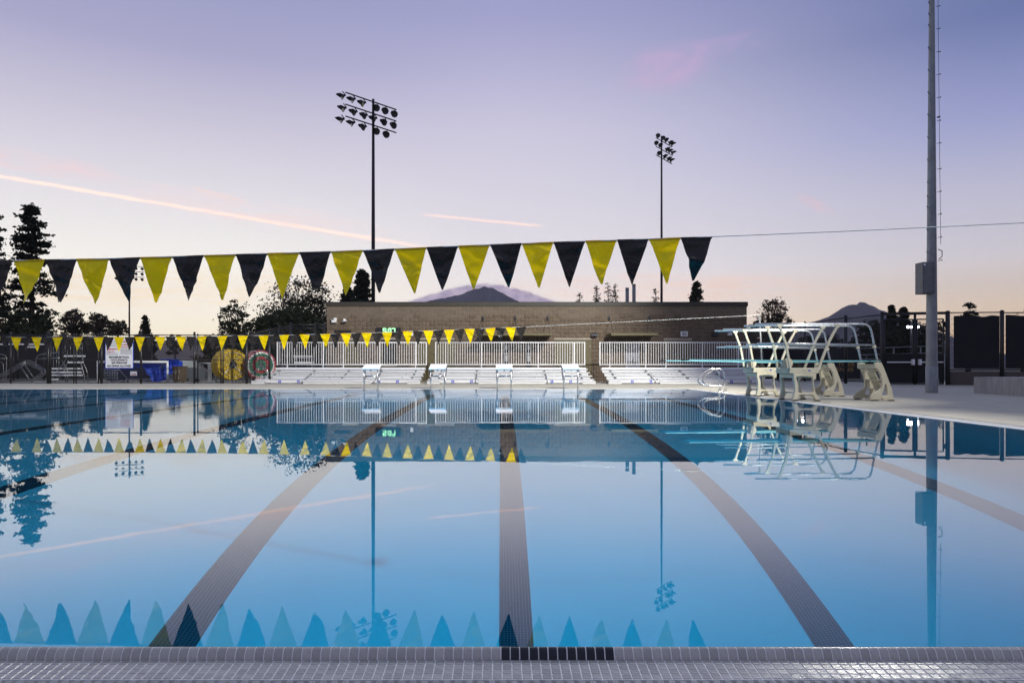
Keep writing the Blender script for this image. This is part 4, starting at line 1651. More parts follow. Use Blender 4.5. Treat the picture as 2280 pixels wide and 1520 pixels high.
led = MB()
zd = PZ(741.5, Yc)
digit(led, '5', PX(852, Yc), zd, .185, .26, .058, Yc)
digit(led, '0', PX(864.5, Yc), zd, .16, .26, .058, Yc)
digit(led, '7', PX(872.5, Yc), zd, .18, .26, .058, Yc)
xc_ = PX(862, Yc)
led.bx(xc_ - .022, xc_ + .022, Yc - .006, Yc - .001, zd + .05, zd + .10)
led.bx(xc_ - .022, xc_ + .022, Yc - .006, Yc - .001, zd + .16, zd + .21)
led.build('digits', M_led, ck)
# drinking fountains
def fountain(x, label):
    X = PX(x, BY)
    r = empty('drinking_fountain', (X, BY, .9), label, 'drinking fountain', 'steel drinking fountains behind the middle bleacher rail')
    MB().bx(X - .13, X + .13, BY - .035, BY - .033 + .02, .75, 1.95).build('back_panel', M_black, r)
    MB().bbox(X - .10, X + .10, BY - .32, BY - .036, 1.35, 1.46, .02).build('basin', M_steel, r)
    MB().bbox(X - .08, X + .08, BY - .24, BY - .036, 1.02, 1.345, .01).build('body', M_steel, r)
    MB().tube([(X, BY - .25, 1.46), (X, BY - .26, 1.53), (X, BY - .22, 1.55)], .01, 6).build('spout', M_steel, r)
    MB().bbox(X - .06, X + .06, BY - .06, BY - .036, 1.62, 1.86, .005).build('dispenser', M_alu, r)


fountain(1127, 'left steel drinking fountain on black panel under the left awning')
fountain(1177, 'right steel drinking fountain on black panel under the left awning')
X = PX(1411, BY)
sh = empty('wash_sink', (X, BY, 1.0), 'small chrome wash sink with taps on the wall under the right awning', 'sink')
MB().bbox(X - .28, X + .24, BY - .26, BY - .004, .94, 1.02, .02).build('bowl', M_steel, sh)
MB().tube([(X - .02, BY - .1, 1.02), (X - .02, BY - .12, 1.22), (X - .02, BY - .22, 1.2)], .016, 8).build('tap', M_steel, sh)
MB().tube([(X - .25, BY - .12, 1.03), (X - .25, BY - .12, 1.10)], .03, 8).tube([(X + .2, BY - .12, 1.03), (X + .2, BY - .12, 1.10)], .03, 8).build('valve', M_steel, sh)



# ================================================================== FENCES
def chain_link(mb, a, bpt, z0, z1, pitch=0.085, r=0.0024):
    """diagonal woven wires between two ground points, as slim three-sided rods"""
    a, bpt = Vector((a[0], a[1], 0)), Vector((bpt[0], bpt[1], 0))
    d = bpt - a
    L = d.length
    d.normalize()
    nrm = Vector((-d.y, d.x, 0))
    H = z1 - z0

    def wire(p, q, o):
        t = (q - p).normalized()
        s = t.cross(nrm)
        ring = [nrm * r, s * (r * .87) - nrm * (r * .5), -s * (r * .87) - nrm * (r * .5)]
        vs = [p + nrm * o + c for c in ring] + [q + nrm * o + c for c in ring]
        mb.add(vs, [(0, 1, 4, 3), (1, 2, 5, 4), (2, 0, 3, 5)])
    n = int((L + H) / pitch)
    for k in range(n):
        s = -H + k * pitch
        s0, s1 = max(0, s), min(L, s + H)
        if s1 - s0 < .02:
            continue
        wire(a + d * s0 + Vector((0, 0, z0 + (s0 - s))), a + d * s1 + Vector((0, 0, z0 + (s1 - s))), r)
        wire(a + d * s0 + Vector((0, 0, z1 - (s0 - s))), a + d * s1 + Vector((0, 0, z1 - (s1 - s))), -r)


def post(parent, x, y, r, h, name='post', m=None):
    b = MB()
    b.tube([(x, y, 0), (x, y, h)], r, 10)
    b.lathe([(r * 1.12, 0), (r * 1.1, .02), (r * .6, .05), (0, .06)], (x, y, h - .005), n=10)
    return b.build(name, m or M_black, parent)


FY = 32.45
lf_ = empty('chain_link_fence', (-15, FY, 0), 'black chain link fence along the left deck in front of the equipment yard', 'fence')
for (pxx, r) in ((-60, .05), (24, .038), (107.5, .065), (113, .03), (164.5, .028), (169.5, .028), (219, .028), (226, .055), (314, .050), (433, .05), (440.5, .028), (492, .028), (497, .028), (549, .06), (600, .05)):
    post(lf_, PX(pxx, FY), FY, r, PZ(741 if r > .035 else 745, FY))
for (xa, xb, yp, r) in ((-60, 600, 745.5, .021), (-60, 600, 801, .017), (-60, 600, 852.3, .017)):
    z = max(PZ(yp, FY), .05)
    MB().tube([(PX(xa, FY), FY + .03, z), (PX(xb, FY), FY + .03, z)], r, 8).build('rail', M_black, lf_)
m = MB()
chain_link(m, (PX(-60, FY), FY + .01), (PX(600, FY), FY + .01), .05, PZ(746, FY), 0.075, .0022)
m.build('chain_link', M_black, lf_, kind='stuff')

# gate between left fence and building, fence running back from it
gl_ = empty('chain_link_fence', (-11, 36.4, 0), 'tall black chain link fence rising towards the left end of the building', 'fence')
cpts = [(PX(560, 46.5), 46.5), (PX(648, 36.2), 36.2), (PX(702, 36.2), 36.2), (PX(722, 36.2), 36.2)]
for i, (x, y) in enumerate(cpts):
    post(gl_, x, y, .055, 2.90 if i else 2.95)
for t in (.25, .5, .75):
    post(gl_, cpts[0][0] + (cpts[1][0] - cpts[0][0]) * t, cpts[0][1] + (cpts[1][1] - cpts[0][1]) * t, .04, 2.9)
for i in range(3):
    (x, y), (x2, y2) = cpts[i], cpts[i + 1]
    for z in (2.84, 2.66, 1.1, .1):
        if i == 0 and z == 2.66:
            continue
        MB().tube([(x, y, z), (x2, y2, z)], .025, 8).build('rail', M_black, gl_)
m = MB()
for i in range(3):
    chain_link(m, cpts[i], cpts[i + 1], .1, 2.84, .09, .0024)
m.build('chain_link', M_black, gl_, kind='stuff')

# windscreen fence behind the yard
wf = empty('windscreen_fence', (-24, 44, 0), 'fence hung with black windscreen at the back of the equipment yard', 'fence')
WFY = 44.5
for pxx in (-160, -60, 40, 140, 240, 338):
    post(wf, PX(pxx, WFY), WFY, .05, PZ(748 if pxx < 200 else 763, WFY))
for (xa, xb, ya) in ((-160, 238, 750), (242, 338, 765)):
    MB().bx(PX(xa, WFY), PX(xb, WFY), WFY - .02, WFY + .0, .05, PZ(ya, WFY)).build('windscreen', M_screen, wf)
    MB().tube([(PX(xa, WFY), WFY + .04, PZ(ya - 1, WFY)), (PX(xb, WFY), WFY + .04, PZ(ya - 1, WFY))], .025, 8).build('rail', M_black, wf)
wf2 = empty('chain_link_fence', (-17, 46.8, 0), 'low distant chain link fence behind the lane rope reels', 'fence')
for pxx in (338, 388, 440, 500, 560):
    post(wf2, PX(pxx, 47), 47, .04, PZ(765, 47))
for z in (PZ(766, 47), 1.2, .1):
    MB().tube([(PX(338, 47), 47, z), (PX(560, 47), 47, z)], .022, 8).build('rail', M_black, wf2)
m = MB()
chain_link(m, (PX(338, 47), 47), (PX(560, 47), 47), .1, PZ(766, 47), .11, .003)
m.build('chain_link', M_black, wf2, kind='stuff')

# right side: fence, gate, windscreen panels on a low wall
rf = empty('chain_link_fence', (15.5, 34, 0), 'black chain link fence running back behind the diving boards', 'fence')
pts_ = [(15.6, 46.0), (15.55, 41.0), (15.5, 37.2), (15.45, 32.7), (PX(1964, 30.4) - .06, 30.4)]
for i, (x, y) in enumerate(pts_[:4]):
    post(rf, x, y, .075 if i == 3 else .045, 3.02)
for i in range(4):
    for z in (2.96, .12) if i < 3 else (2.92, .12):
        MB().tube([(*pts_[i], z), (*pts_[i + 1], z)], .026, 8).build('rail', M_black, rf)
m = MB()
for i in range(4):
    chain_link(m, pts_[i], pts_[i + 1], .12, 2.94, .075, .0026)
m.build('chain_link', M_black, rf, kind='stuff')

gt = empty('gate', (17.1, 30.2, 0), 'black double gate with panic bars behind the light pole', 'gate')
ga, gb_ = (PX(1964, 30.4), 30.4), (PX(2110, 29.9), 29.9)
GX = lambda t: (ga[0] + (gb_[0] - ga[0]) * t, ga[1] + (gb_[1] - ga[1]) * t)
for t, r in ((0, .075), (1, .085)):
    post(gt, *GX(t), r, PZ(695, 30.1), 'gate_post')
MB().beam((*GX(0), PZ(698, 30.2)), (*GX(1), PZ(697, 30.0)), .09, .11).build('header', M_black, gt)
MB().tube([(*GX(.505), .02), (*GX(.505), PZ(698, 30.1))], .05, 10).build('center_post', M_black, gt)
for (t0, t1) in ((.035, .475), (.535, .935)):
    lf2 = MB()
    zt, zm, zb_ = PZ(711, 30.2), PZ(788, 30.2), .06
    p0, p1 = GX(t0), GX(t1)
    for z in (zt, zm, zb_):
        lf2.tube([(*p0, z), (*p1, z)], .028, 8)
    for p_ in (p0, p1):
        lf2.tube([(*p_, zb_), (*p_, zt)], .03, 8)
    leaf = lf2.build('gate_leaf', M_black, gt)
    pn = MB()
    pn.beam((p0[0] + .03, p0[1] + .0, (zb_ + zm) / 2), (p1[0] - .03, p1[1], (zb_ + zm) / 2), .012, zm - zb_ - .06)
    pn.build('panel', M_screen, leaf)
    cm2 = MB()
    chain_link(cm2, p0, p1, zm, zt, .07, .0024)
    cm2.build('chain_link', M_black, leaf, kind='stuff')
    zb2 = PZ(806, 30.2)
    MB().beam((p0[0] + .06, p0[1] - .1, zb2), (p1[0] - .06, p1[1] - .1, zb2), .05, .045).build('panic_bar', M_alu, leaf)
    tl = .455 if t0 < .1 else .56
    x_, y_ = GX(tl)
    MB().bbox(x_ - .05, x_ + .05, y_ - .15, y_ - .04, zb2 - .12, zb2 + .12, .01).build('latch_case', M_alu, leaf)
MB().bbox(GX(.945)[0], GX(.945)[0] + .09, 29.85, 29.93, PZ(728, 30), PZ(717, 30)).build('closer', M_black, gt)

wp = empty('windscreen_fence', (21, 29.4, 0), 'black windscreen fence on a low brown wall at the right edge', 'fence')
wpts = [(PX(2116, 29.9), 29.9), (PX(2231, 29.35), 29.35), (PX(2420, 28.3), 28.3)]
for i, (x, y) in enumerate(wpts[1:]):
    post(wp, x, y, .075, PZ(693, y))
for i in range(2):
    (x, y), (x2, y2) = wpts[i], wpts[i + 1]
    d = Vector((x2 - x, y2 - y, 0)).normalized()
    for yp in (696, 823):
        MB().tube([(x, y, PZ(yp, y)), (x2, y2, PZ(yp - 1, y2))], .024, 8).build('rail', M_black, wp)
    a_, c_ = Vector((x, y, 0)) + d * .10, Vector((x2, y2, 0)) - d * .10
    zt, zb_ = PZ(704 if i == 0 else 702, y), PZ(820, y)
    n_ = 10
    vs, fs = [], []
    for k in range(n_ + 1):
        p_ = a_.lerp(c_, k / n_)
        sag = .025 * math.sin(k * 1.7 + i) - (.03 * math.sin(PI * k / n_))
        for zz2 in (zb_, (zb_ + zt) / 2, zt + sag):
            vs.append((p_.x, p_.y - .04 + .015 * math.sin(k * 2.1), zz2))
    for k in range(n_):
        for q in range(2):
            fs.append((k * 3 + q, k * 3 + 3 + q, k * 3 + 4 + q, k * 3 + 1 + q))
    sc_ = MB()
    sc_.add(vs, fs, True)
    sc_.add([(p_[0], p_[1] + .006, p_[2]) for p_ in vs], [f[::-1] for f in fs], True)
    sc_.build('windscreen', M_screen, wp)
    cm3 = MB()
    chain_link(cm3, (x, y), (x2, y2), PZ(823, y), PZ(696, y), .075, .0024)
    cm3.build('chain_link', M_black, wp, kind='stuff')
    tie = MB()
    for (p_, sg) in ((Vector((x, y, 0)), 1), (Vector((x2, y2, 0)), -1)):
        for z in np.linspace(zb_ + .1, zt - .1, 9):
            tie.beam((p_.x, p_.y - .05, z), (p_.x + d.x * .14 * sg, p_.y - .05, z + .02), .012)
    tie.build('tie', M_black, wp, kind='stuff')
lw = MB()
for i in range(2):
    (x, y), (x2, y2) = wpts[i], wpts[i + 1]
    lw.beam((x, y + .12, .29), (x2, y2 + .12, .29), .2, .55)
lw.build('low_wall', mat('brown_low_wall', (0.10, 0.085, 0.075), .85, var=.12), wp)

# concrete bench wall at the right edge
cbx = MB()
cbx.bbox(13.45, 14.9, 9.0, 20.75, -.05, .475, .012)
cb_ = cbx.build('concrete_bench', M_concwall, label='low pale concrete bench wall at the right edge of the deck', cat='bench wall', origin=(14, 15, 0))

# walkway railing and ramp beyond the gate
rr = empty('ramp_railing', (20, 42, 0), 'grey metal ramp railing seen through the gate', 'railing')
for (z0, z1) in ((1.62, 1.95), (1.30, 1.55), (1.05, 1.28)):
    MB().tube([(PX(1690, 43), 43, z0), (PX(2110, 41), 41, z1)], .03, 8).build('rail', M_galv, rr)
for xx in (1700, 1760, 1822, 1880, 1915, 1990, 2050, 2080, 2105):
    t = (xx - 1690) / 420
    MB().tube([(PX(xx, 43 - 2 * t), 43 - 2 * t, 0), (PX(xx, 43 - 2 * t), 43 - 2 * t, 1.62 + .33 * t)], .035, 8).build('post', M_galv, rr)
# banner with gold letters behind the fence
bn = empty('windscreen_banner', (PX(1850, 40), 40.2, 0), 'dark windscreen with gold letters reading TIGER TENNIS behind the fence', 'banner')
MB().bx(PX(1700, 40), PX(1915, 40), 40.0, 40.02, .1, PZ(775, 40)).build('cloth', M_screen, bn)
t = MB()
text_mb(t, 'TIGER', PX(1884, 40), 39.99, PZ(815, 40), .30, sx=1.15, bold=.004)
text_mb(t, 'TENNIS', PX(1877, 40), 39.99, PZ(826, 40), .30, sx=1.15, bold=.004)
t.build('lettering', M_goldprint, bn)


# lit court lamps beyond the fence
def court_light(x, y, Y, n, label, w):
    X, Z = PX(x, Y), PZ(y, Y)
    r = empty('court_light', (X, Y, 0), label, 'court light', 'lit lamps on the courts beyond the fence')
    MB().tube([(X, Y + .1, 0), (X, Y + .1, Z - .1)], .07, 8).build('pole', M_darksteel, r)
    MB().beam((X - w, Y + .1, Z + .12), (X + w, Y + .1, Z + .12), .06).build('cross_arm', M_darksteel, r)
    for k in range(n):
        xx = X - w + 2 * w * (k + .5) / n
        h = MB().bbox(xx - w / n * .85, xx + w / n * .85, Y - .16, Y + .08, Z - .02, Z + .14, .02).build('lamp_head', M_darksteel, r)
        MB().bx(xx - w / n * .75, xx + w / n * .75, Y - .165, Y - .161, Z - .09, Z + .09).build('lamp_lens', M_lens, h)


court_light(2030, 728, 62, 4, 'row of four bright white court lamps seen through the gate', .55)
court_light(1777, 735, 60, 3, 'bright court lamps glimpsed behind the diving board rails', .45)

# ================================================================== SIGN ON THE LEFT FENCE
SY = 32.36
sx0, sx1, sz0, sz1 = PX(235.5, SY), PX(296, SY), PZ(818.5, SY), PZ(756, SY)
sg = empty('pool_rules_sign', ((sx0 + sx1) / 2, SY, sz0), 'white pool rules sign on the black fence reading MAXIMUM POOL OCCUPANCY 450 PERSONS', 'sign')
MB().bx(sx0, sx1, SY - .01, SY + .01, sz0, sz1).build('sign_board', M_signw, sg)
bo = MB()
for (a, c, e, f_) in ((sx0 - .02, sx1 + .02, sz0 - .03, sz0), (sx0 - .02, sx1 + .02, sz1, sz1 + .012), (sx0 - .02, sx0, sz0, sz1), (sx1, sx1 + .02, sz0, sz1)):
    bo.bx(a, c, SY - .012, SY + .012, e, f_)
bo.build('border', M_blue, sg)
SW, SH = sx1 - sx0, sz1 - sz0
xm = (sx0 + sx1) / 2
SX = lambda t: sx0 + SW * t
SZ = lambda t: sz0 + SH * t
t = MB()
for s, zt, size, wx in (('MAXIMUM POOL', .345, .118, 1.0), ('OCCUPANCY:', .245, .118, 1.0), ('450 PERSONS', .145, .118, 1.0), ('NO DIVING ALLOWED', .035, .112, .92)):
    text_mb(t, s, xm, SY - .014, SZ(zt), size, sx=wx, bold=.004)
t.build('lettering', M_blackprint, sg)
t = MB()
text_mb(t, 'EMERGENCY', SX(.035), SY - .014, SZ(.64), .088, 'LEFT', sx=.98, bold=.003)
text_mb(t, 'CALL 911', SX(.035), SY - .014, SZ(.545), .088, 'LEFT', bold=.003)
text_mb(t, 'WARNING', SX(.735), SY - .014, SZ(.905), .082, bold=.003)
text_mb(t, 'NO LIFEGUARD', SX(.745), SY - .014, SZ(.80), .072, sx=.95, bold=.003)
text_mb(t, 'ON DUTY', SX(.735), SY - .014, SZ(.71), .082, bold=.003)
t.build('lettering', M_red, sg)
fine = MB()
rf_ = random.Random(3)
for (c0, c1, zts) in ((.03, .47, [.95, .93, .89, .86, .82, .79, .75, .51, .48, .46]), (.55, .97, [.665, .645, .62, .60, .575, .555, .53, .505, .48])):
    for zt in zts:
        x = c0
        while x < c1 - .03:
            w = rf_.uniform(.015, .05)
            fine.bx(SX(x), SX(min(c1, x + w)), SY - .0135, SY - .0125, SZ(zt), SZ(zt + .011))
            x += w + .012
fine.build('small_print', M_greyprint, sg, kind='stuff')

# ================================================================== EQUIPMENT YARD
def reel(x, y, Yc, R, wid, rings, outer, label, yaw):
    """storage reel wound with lane ropes: discs of floats in rings, steel frame"""
    X, Z = PX(x, Yc), R + .16
    root = empty('lane_rope_reel', (X, Yc, 0), label, 'lane rope reel', 'lane rope reels behind the left fence')
    ax = Vector((math.sin(yaw), -math.cos(yaw), 0))
    sd = Vector((math.cos(yaw), math.sin(yaw), 0))
    c = Vector((X, Yc, Z))
    by = {}
    rr_ = random.Random(int(x))
    # faces: radial rows of floats seen side on
    for (r, m_) in rings:
        mb = by.setdefault(m_.name, (MB(), m_))[0]
        n = int(2 * PI * r / .055)
        for k in range(n):
            a = 2 * PI * k / n + rr_.uniform(-.03, .03)
            rad = sd * math.cos(a) + Vector((0, 0, 1)) * math.sin(a)
            tan = -sd * math.sin(a) + Vector((0, 0, 1)) * math.cos(a)
            p = c + rad * (r + rr_.uniform(-.012, .012)) + ax * (wid / 2 + rr_.uniform(-.012, .01))
            M_ = Matrix((tan, rad, ax)).transposed()
            mb.box(p, (.036, .078, .05), M_)
    for j in range(int(wid / .075)):
        s = wid / 2 - .08 - j * .075
        m_ = outer[j % len(outer)]
        mb = by.setdefault(m_.name, (MB(), m_))[0]
        n = int(2 * PI * R / .055)
        for k in range(n):
            a = 2 * PI * k / n + (j % 2) * .03
            rad = sd * math.cos(a) + Vector((0, 0, 1)) * math.sin(a)
            tan = -sd * math.sin(a) + Vector((0, 0, 1)) * math.cos(a)
            p = c + rad * (R - .03 + rr_.uniform(-.014, .01)) + ax * s
            mb.box(p, (.036, .07, .07), Matrix((tan, rad, ax)).transposed())
    for nm, (mb, m_) in by.items():
        mb.build('wound_floats', m_, root, label=m_.name.replace('_', ' ') + 's', kind='stuff')
    MB().lathe([(0, wid / 2 - .03), (R - .08, wid / 2 - .03), (R - .08, -wid / 2 + .03), (0, -wid / 2 + .03)], c, ax, 24).build('drum', M_dark, root)
    for s in (1, -1):
        e = c + ax * s * (wid / 2 + .06)
        fr = MB()
        for q in (-1, 1):
            fr.tube([e, e + sd * q * R * .62 + Vector((0, 0, -R * .62)), e + sd * q * R * .66 + Vector((0, 0, -Z + .06))], .016, 8)
        fr.tube([e + sd * R * .66 + Vector((0, 0, -Z + .06)), e - sd * R * .66 + Vector((0, 0, -Z + .06))], .018, 8)
        fr.build('reel_frame', M_steel, root)
        rm = MB()
        rm.tube([e + (sd * math.cos(a) + Vector((0, 0, 1)) * math.sin(a)) * R * .80 for a in np.linspace(0, 2 * PI, 40)], .012, 6)
        for k in range(6):
            a = k * PI / 3
            rm.tube([e, e + (sd * math.cos(a) + Vector((0, 0, 1)) * math.sin(a)) * R * .80], .008, 6)
        rm.build('rim', M_steel, root)
    wh = MB()
    for s in (1, -1):
        for q in (-1, 1):
            p = c + ax * s * wid / 2 + sd * q * R * .66
            wh.lathe([(0, -.02), (.05, -.02), (.05, .02), (0, .02)], (p.x, p.y, .055), sd, 12)
    wh.build('caster', M_rubber, root, kind='stuff')


YF_, WF_, RF_, GF_ = M_yfloat, M_wfloat, M_rfloat, M_gfloat
rs = [.14, .215, .29, .365, .44, .515, .59]
reel(511, 812, 33.9, .70, .95, [(r * 1.04, YF_) for r in rs[1:]] + [(.655, YF_)], [YF_], 'big reel wound with yellow lane ropes behind the left fence', .68)
reel(575, 812, 34.1, .68, .9, [(.14, GF_), (.215, GF_), (.29, RF_), (.365, RF_), (.44, GF_), (.515, GF_), (.585, WF_), (.645, RF_)], [RF_, WF_, RF_, RF_], 'reel wound with red, white and green lane ropes beside the left bleacher', .58)

# lying tubular frame
M_dull = mat('dull_tube_steel', (0.22, 0.22, 0.22), 0.35, metal=0.7, var=0.25, scale=9)


def tub(points, Y, r, name, parent, m=None, it=2):
    pts = [P(x, min(y, 852.5), Y) for x, y in points]
    return MB().tube(smooth_path(pts, it) if it else pts, r, 8).build(name, m or M_dull, parent)


tf = empty('bleacher_end_frame', (PX(60, 34.5), 34.5, 0), 'silver tubular rail frame lying tilted behind the fence, far left', 'metal frame')
for k, dY in enumerate((0, .35)):
    o = k * 5
    tub([(-40, 868), (0, 840 - o), (54, 808 - o), (66, 807 - o), (92, 822 - o), (103, 829 - o), (98, 836 - o), (66, 853)], 34.4 + dY, .024, 'frame_tube', tf)
    tub([(2, 843 - o), (58, 810 - o)], 34.4 + dY, .024, 'frame_tube', tf, it=0)
    tub([(60, 810 - o), (88, 823 - o), (95, 829 - o), (90, 835 - o), (70, 846)], 34.45 + dY, .018, 'frame_tube', tf)
    for a in (0, 9):
        tub([(46 + a, 818 - o - a * .5), (68 + a, 848 - a * .5)], 34.5 + dY, .014, 'brace', tf, it=0)
tf2 = empty('guard_rail_section', (PX(105, 37.5), 37.5, 0), 'silver rounded guard rail section behind the lying frame', 'guard rail')
for k, dY in enumerate((0, .25)):
    tub([(80, 818), (80, 797), (86, 790), (100, 788 - k), (132, 785 - k)], 37.4 + dY, .022, 'hand_rail', tf2)
    tub([(82, 799 - k), (132, 797 - k)], 37.4 + dY, .02, 'hand_rail', tf2, it=0)
for xx in (105, 112, 119, 126, 131):
    tub([(xx, 853), (xx, 768 + (xx % 3))], 37.8, .018, 'upright', tf2, it=0)
tf3 = empty('guard_rail_section', (PX(0, 37.5), 37.5, 0), 'silver rounded guard rail section at the far left picture edge', 'guard rail')
tub([(-40, 788), (4, 788), (13, 792), (15, 800), (13, 852)], 37.4, .024, 'hand_rail', tf3)
tub([(-40, 797), (11, 798)], 37.4, .02, 'hand_rail', tf3, it=0)
tub([(-30, 853), (-30, 806), (2, 805), (8, 810), (8, 853)], 37.2, .016, 'hand_rail', tf3)
# guard stair
st = empty('guard_stair', (PX(165, 36), 36, 0), 'steel lifeguard stair with pale treads and tall side rails behind the fence', 'stair')
for (xa, xb, yy, Y) in ((142, 184, 792, 36.6), (150, 178, 806, 36.2), (115, 178, 820, 35.8), (114, 176, 828, 35.5), (110, 178, 834.5, 35.2), (108, 124, 844, 34.9)):
    MB().bbox(PX(xa, Y), PX(xb, Y), Y, Y + .25, PZ(yy + 2.2, Y), PZ(yy - 1.2, Y)).build('tread', M_alu, st)
for pth in ([(184, 790), (184, 803), (196, 832), (196, 852)], [(178, 803), (188, 835), (188, 852)], [(150, 765), (150, 800), (118, 835), (116, 852)], [(152, 802), (140, 830), (122, 851)], [(142, 815), (146, 840), (146, 851)], [(138, 803), (152, 825), (150, 851)]):
    tub(pth, 35.7, .020, 'side_rail', st, it=1)
for xx in (145, 150, 157, 164, 172, 178, 183):
    tub([(xx, 792), (xx, 762)], 36.7, .014, 'upright', st, it=0)
tub([(144, 765), (184, 765)], 36.7, .016, 'top_rail', st, it=0)
tub([(172, 838), (196, 838)], 35.7, .014, 'brace', st, it=0)
tub([(175, 842), (184, 848), (192, 848)], 35.6, .014, 'brace', st, it=1)
# long pale plank stacked at the back left
pk = MB().bx(PX(-60, 40), PX(104, 40), 40, 40.25, PZ(767.5, 40), PZ(764.5, 40))
pkr = empty('plank_rack', (PX(20, 40), 40, 0), 'pale bench plank on dark posts at the back of the yard, far left', 'rack')
pk.build('plank', M_alu, pkr)
MB().bx(PX(55, 40), PX(62, 40), 40, 40.2, PZ(774, 40), PZ(770, 40)).bx(PX(66, 40), PX(76, 40), 40, 40.2, PZ(774, 40), PZ(770.5, 40)).build('plank_end', M_alu, pkr)
for xx in (-40, 30, 98):
    MB().tube([(PX(xx, 40.1), 40.1, 0), (PX(xx, 40.1), 40.1, PZ(767, 40))], .03, 8).build('post', M_black, pkr)

# field goal with blue net
GY = 35.0
gl2 = empty('field_goal', (PX(300, GY), GY, 0), 'white framed field goal with blue net behind the pool rules sign', 'goal')
fr = MB()
xl, xr_ = PX(218, GY), PX(373, GY)
zt = PZ(805.5, GY)
MB().tube([(xl, GY, zt), (xr_, GY, zt)], .055, 10).build('crossbar', M_white, gl2)
for xx in (xl, xr_):
    MB().tube([(xx, GY, 0), (xx, GY, zt + .05)], .05, 10).build('post', M_white, gl2)
for (a, c) in (((373, 805), (336, 848)), ((366, 806), (328, 851)), ((262, 821), (290, 851))):
    MB().tube([(PX(a[0], GY), GY + .05, PZ(a[1], GY)), (PX(c[0], GY + 1), GY + 1.0, max(.03, PZ(c[1], GY + 1)))], .022, 8).build('brace', M_galv, gl2)
MB().tube([(xl, GY + 1.1, .05), (xr_, GY + 1.1, .05)], .03, 8).build('base_bar', M_galv, gl2)


def drape(x0, x1, Y, top, bot, amp, seed, name, m_, parent, label=None, nx=16, nz=8, bulge=.3):
    r = random.Random(seed)
    vs, fs = [], []
    for j in range(nz + 1):
        tz = j / nz
        for i in range(nx + 1):
            tx = i / nx
            zt_ = top(tx)
            zb_ = bot(tx)
            y = Y + bulge * math.sin(PI * tz) * .5 + amp * math.sin(i * 1.9 + seed + tz * 2) * (0.3 + tz) + r.uniform(-amp, amp) * .4
            vs.append((PX(x0 + (x1 - x0) * tx, Y), y, zt_ + (zb_ - zt_) * tz))
    for j in range(nz):
        for i in range(nx):
            a = j * (nx + 1) + i
            fs.append((a, a + nx + 1, a + nx + 2, a + 1))
    b = MB()
    b.add(vs, fs, True)
    b.add([(p[0], p[1] + .008, p[2]) for p in vs], [f[::-1] for f in fs], True)
    if parent is None:
        return b
    return b.build(name, m_, parent, label)


drape(318, 371, GY + .25, lambda t: PZ(809, GY), lambda t: PZ(816 + 34 * min(1, t * 2.4) * (1 - .35 * max(0, t - .6)), GY), .07, 4, 'net', M_net, gl2)
drape(299, 315, GY + .3, lambda t: PZ(809, GY), lambda t: PZ(812 + 9 * t, GY), .05, 9, 'net', M_net, gl2)
strings = MB()
for k in range(26):
    xx = xl + (xr_ - xl) * k / 25
    strings.tube([(xx, GY + .02, zt - .05), (xx + .05, GY + .9, .06)], .004, 4)
for k in range(9):
    q = k / 8
    strings.tube([(xl, GY + .02 + .88 * q, zt - .05 - (zt - .1) * q), (xr_, GY + .02 + .88 * q, zt - .05 - (zt - .1) * q)], .004, 4)
strings.build('net_string', M_net, gl2, kind='stuff')
# blue tarp over a cart, bin with pale marks, small warning sign
tp = drape(370, 398, 36.2, lambda t: PZ(800.5, 36) + .04 * math.sin(t * 9), lambda t: PZ(826 + 10 * (1 - t), 36), .10, 2, 'x', M_tarp, None)
tp.bx(PX(362, 36.5), PX(384, 36.5), 36.3, 37.2, PZ(802, 36.5), PZ(799, 36.5))
tp.bx(PX(388, 36.0), PX(404, 36.0), 35.9, 36.0, PZ(818, 36), PZ(812, 36))
tp.bx(PX(403.5, 36.0), PX(407.5, 36.0), 35.85, 35.95, PZ(818, 36), PZ(804, 36))
tp.build('blue_tarp', M_tarp, label='crumpled blue tarp hanging over the cart right of the goal', cat='tarp', origin=(PX(385, 36.2), 36.2, .3))
ct = empty('equipment_cart', (PX(405, 37), 37, 0), 'pale boxy cart behind the blue tarp and brown bin', 'cart')
MB().bbox(PX(393, 36.6), PX(419, 36.6), 36.6, 37.6, PZ(818, 36.6), PZ(802.5, 36.6), .02).build('box', mat('pale_box', (.42, .46, .45), .5), ct)
MB().bx(PX(408, 36.6), PX(440, 36.6), 36.7, 37.5, .10, PZ(820, 36.6)).build('base', mat('dim_grey_box', (.10, .11, .12), .6), ct)
wl = MB()
for xx in (395, 416, 436):
    wl.lathe([(0, -.03), (.09, -.03), (.09, .03), (0, .03)], (PX(xx, 36.6), 36.65, .10), (0, 1, 0), 12)
wl.build('wheel', M_rubber, ct)
bn_ = empty('waste_bin', (PX(397, 34), 34, 0), 'brown square bin with pale letters behind the left fence', 'bin')
x0, x1 = PX(385.5, 34), PX(408.5, 34)
MB().add([(x0 + .02, 33.95, .05), (x1 - .02, 33.95, .05), (x1, 33.92, .76), (x0, 33.92, .76), (x0 + .02, 34.4, .05), (x1 - .02, 34.4, .05), (x1, 34.43, .76), (x0, 34.43, .76)],
         [(0, 1, 2, 3), (5, 4, 7, 6), (4, 0, 3, 7), (1, 5, 6, 2), (3, 2, 6, 7), (4, 5, 1, 0)]).build('bin_body', M_bin, bn_)
MB().bx(x0 - .015, x1 + .015, 33.9, 34.45, .761, .79).build('rim', M_bin, bn_)
t = MB()
text_mb(t, 'Q T', (x0 + x1) / 2 - .03, 33.90, .46, .20)
text_mb(t, 'S', (x0 + x1) / 2 + .04, 33.92, .18, .17)
t.build('lettering', mat('pale_print', (.45, .44, .40), .6), bn_)
wl = MB()
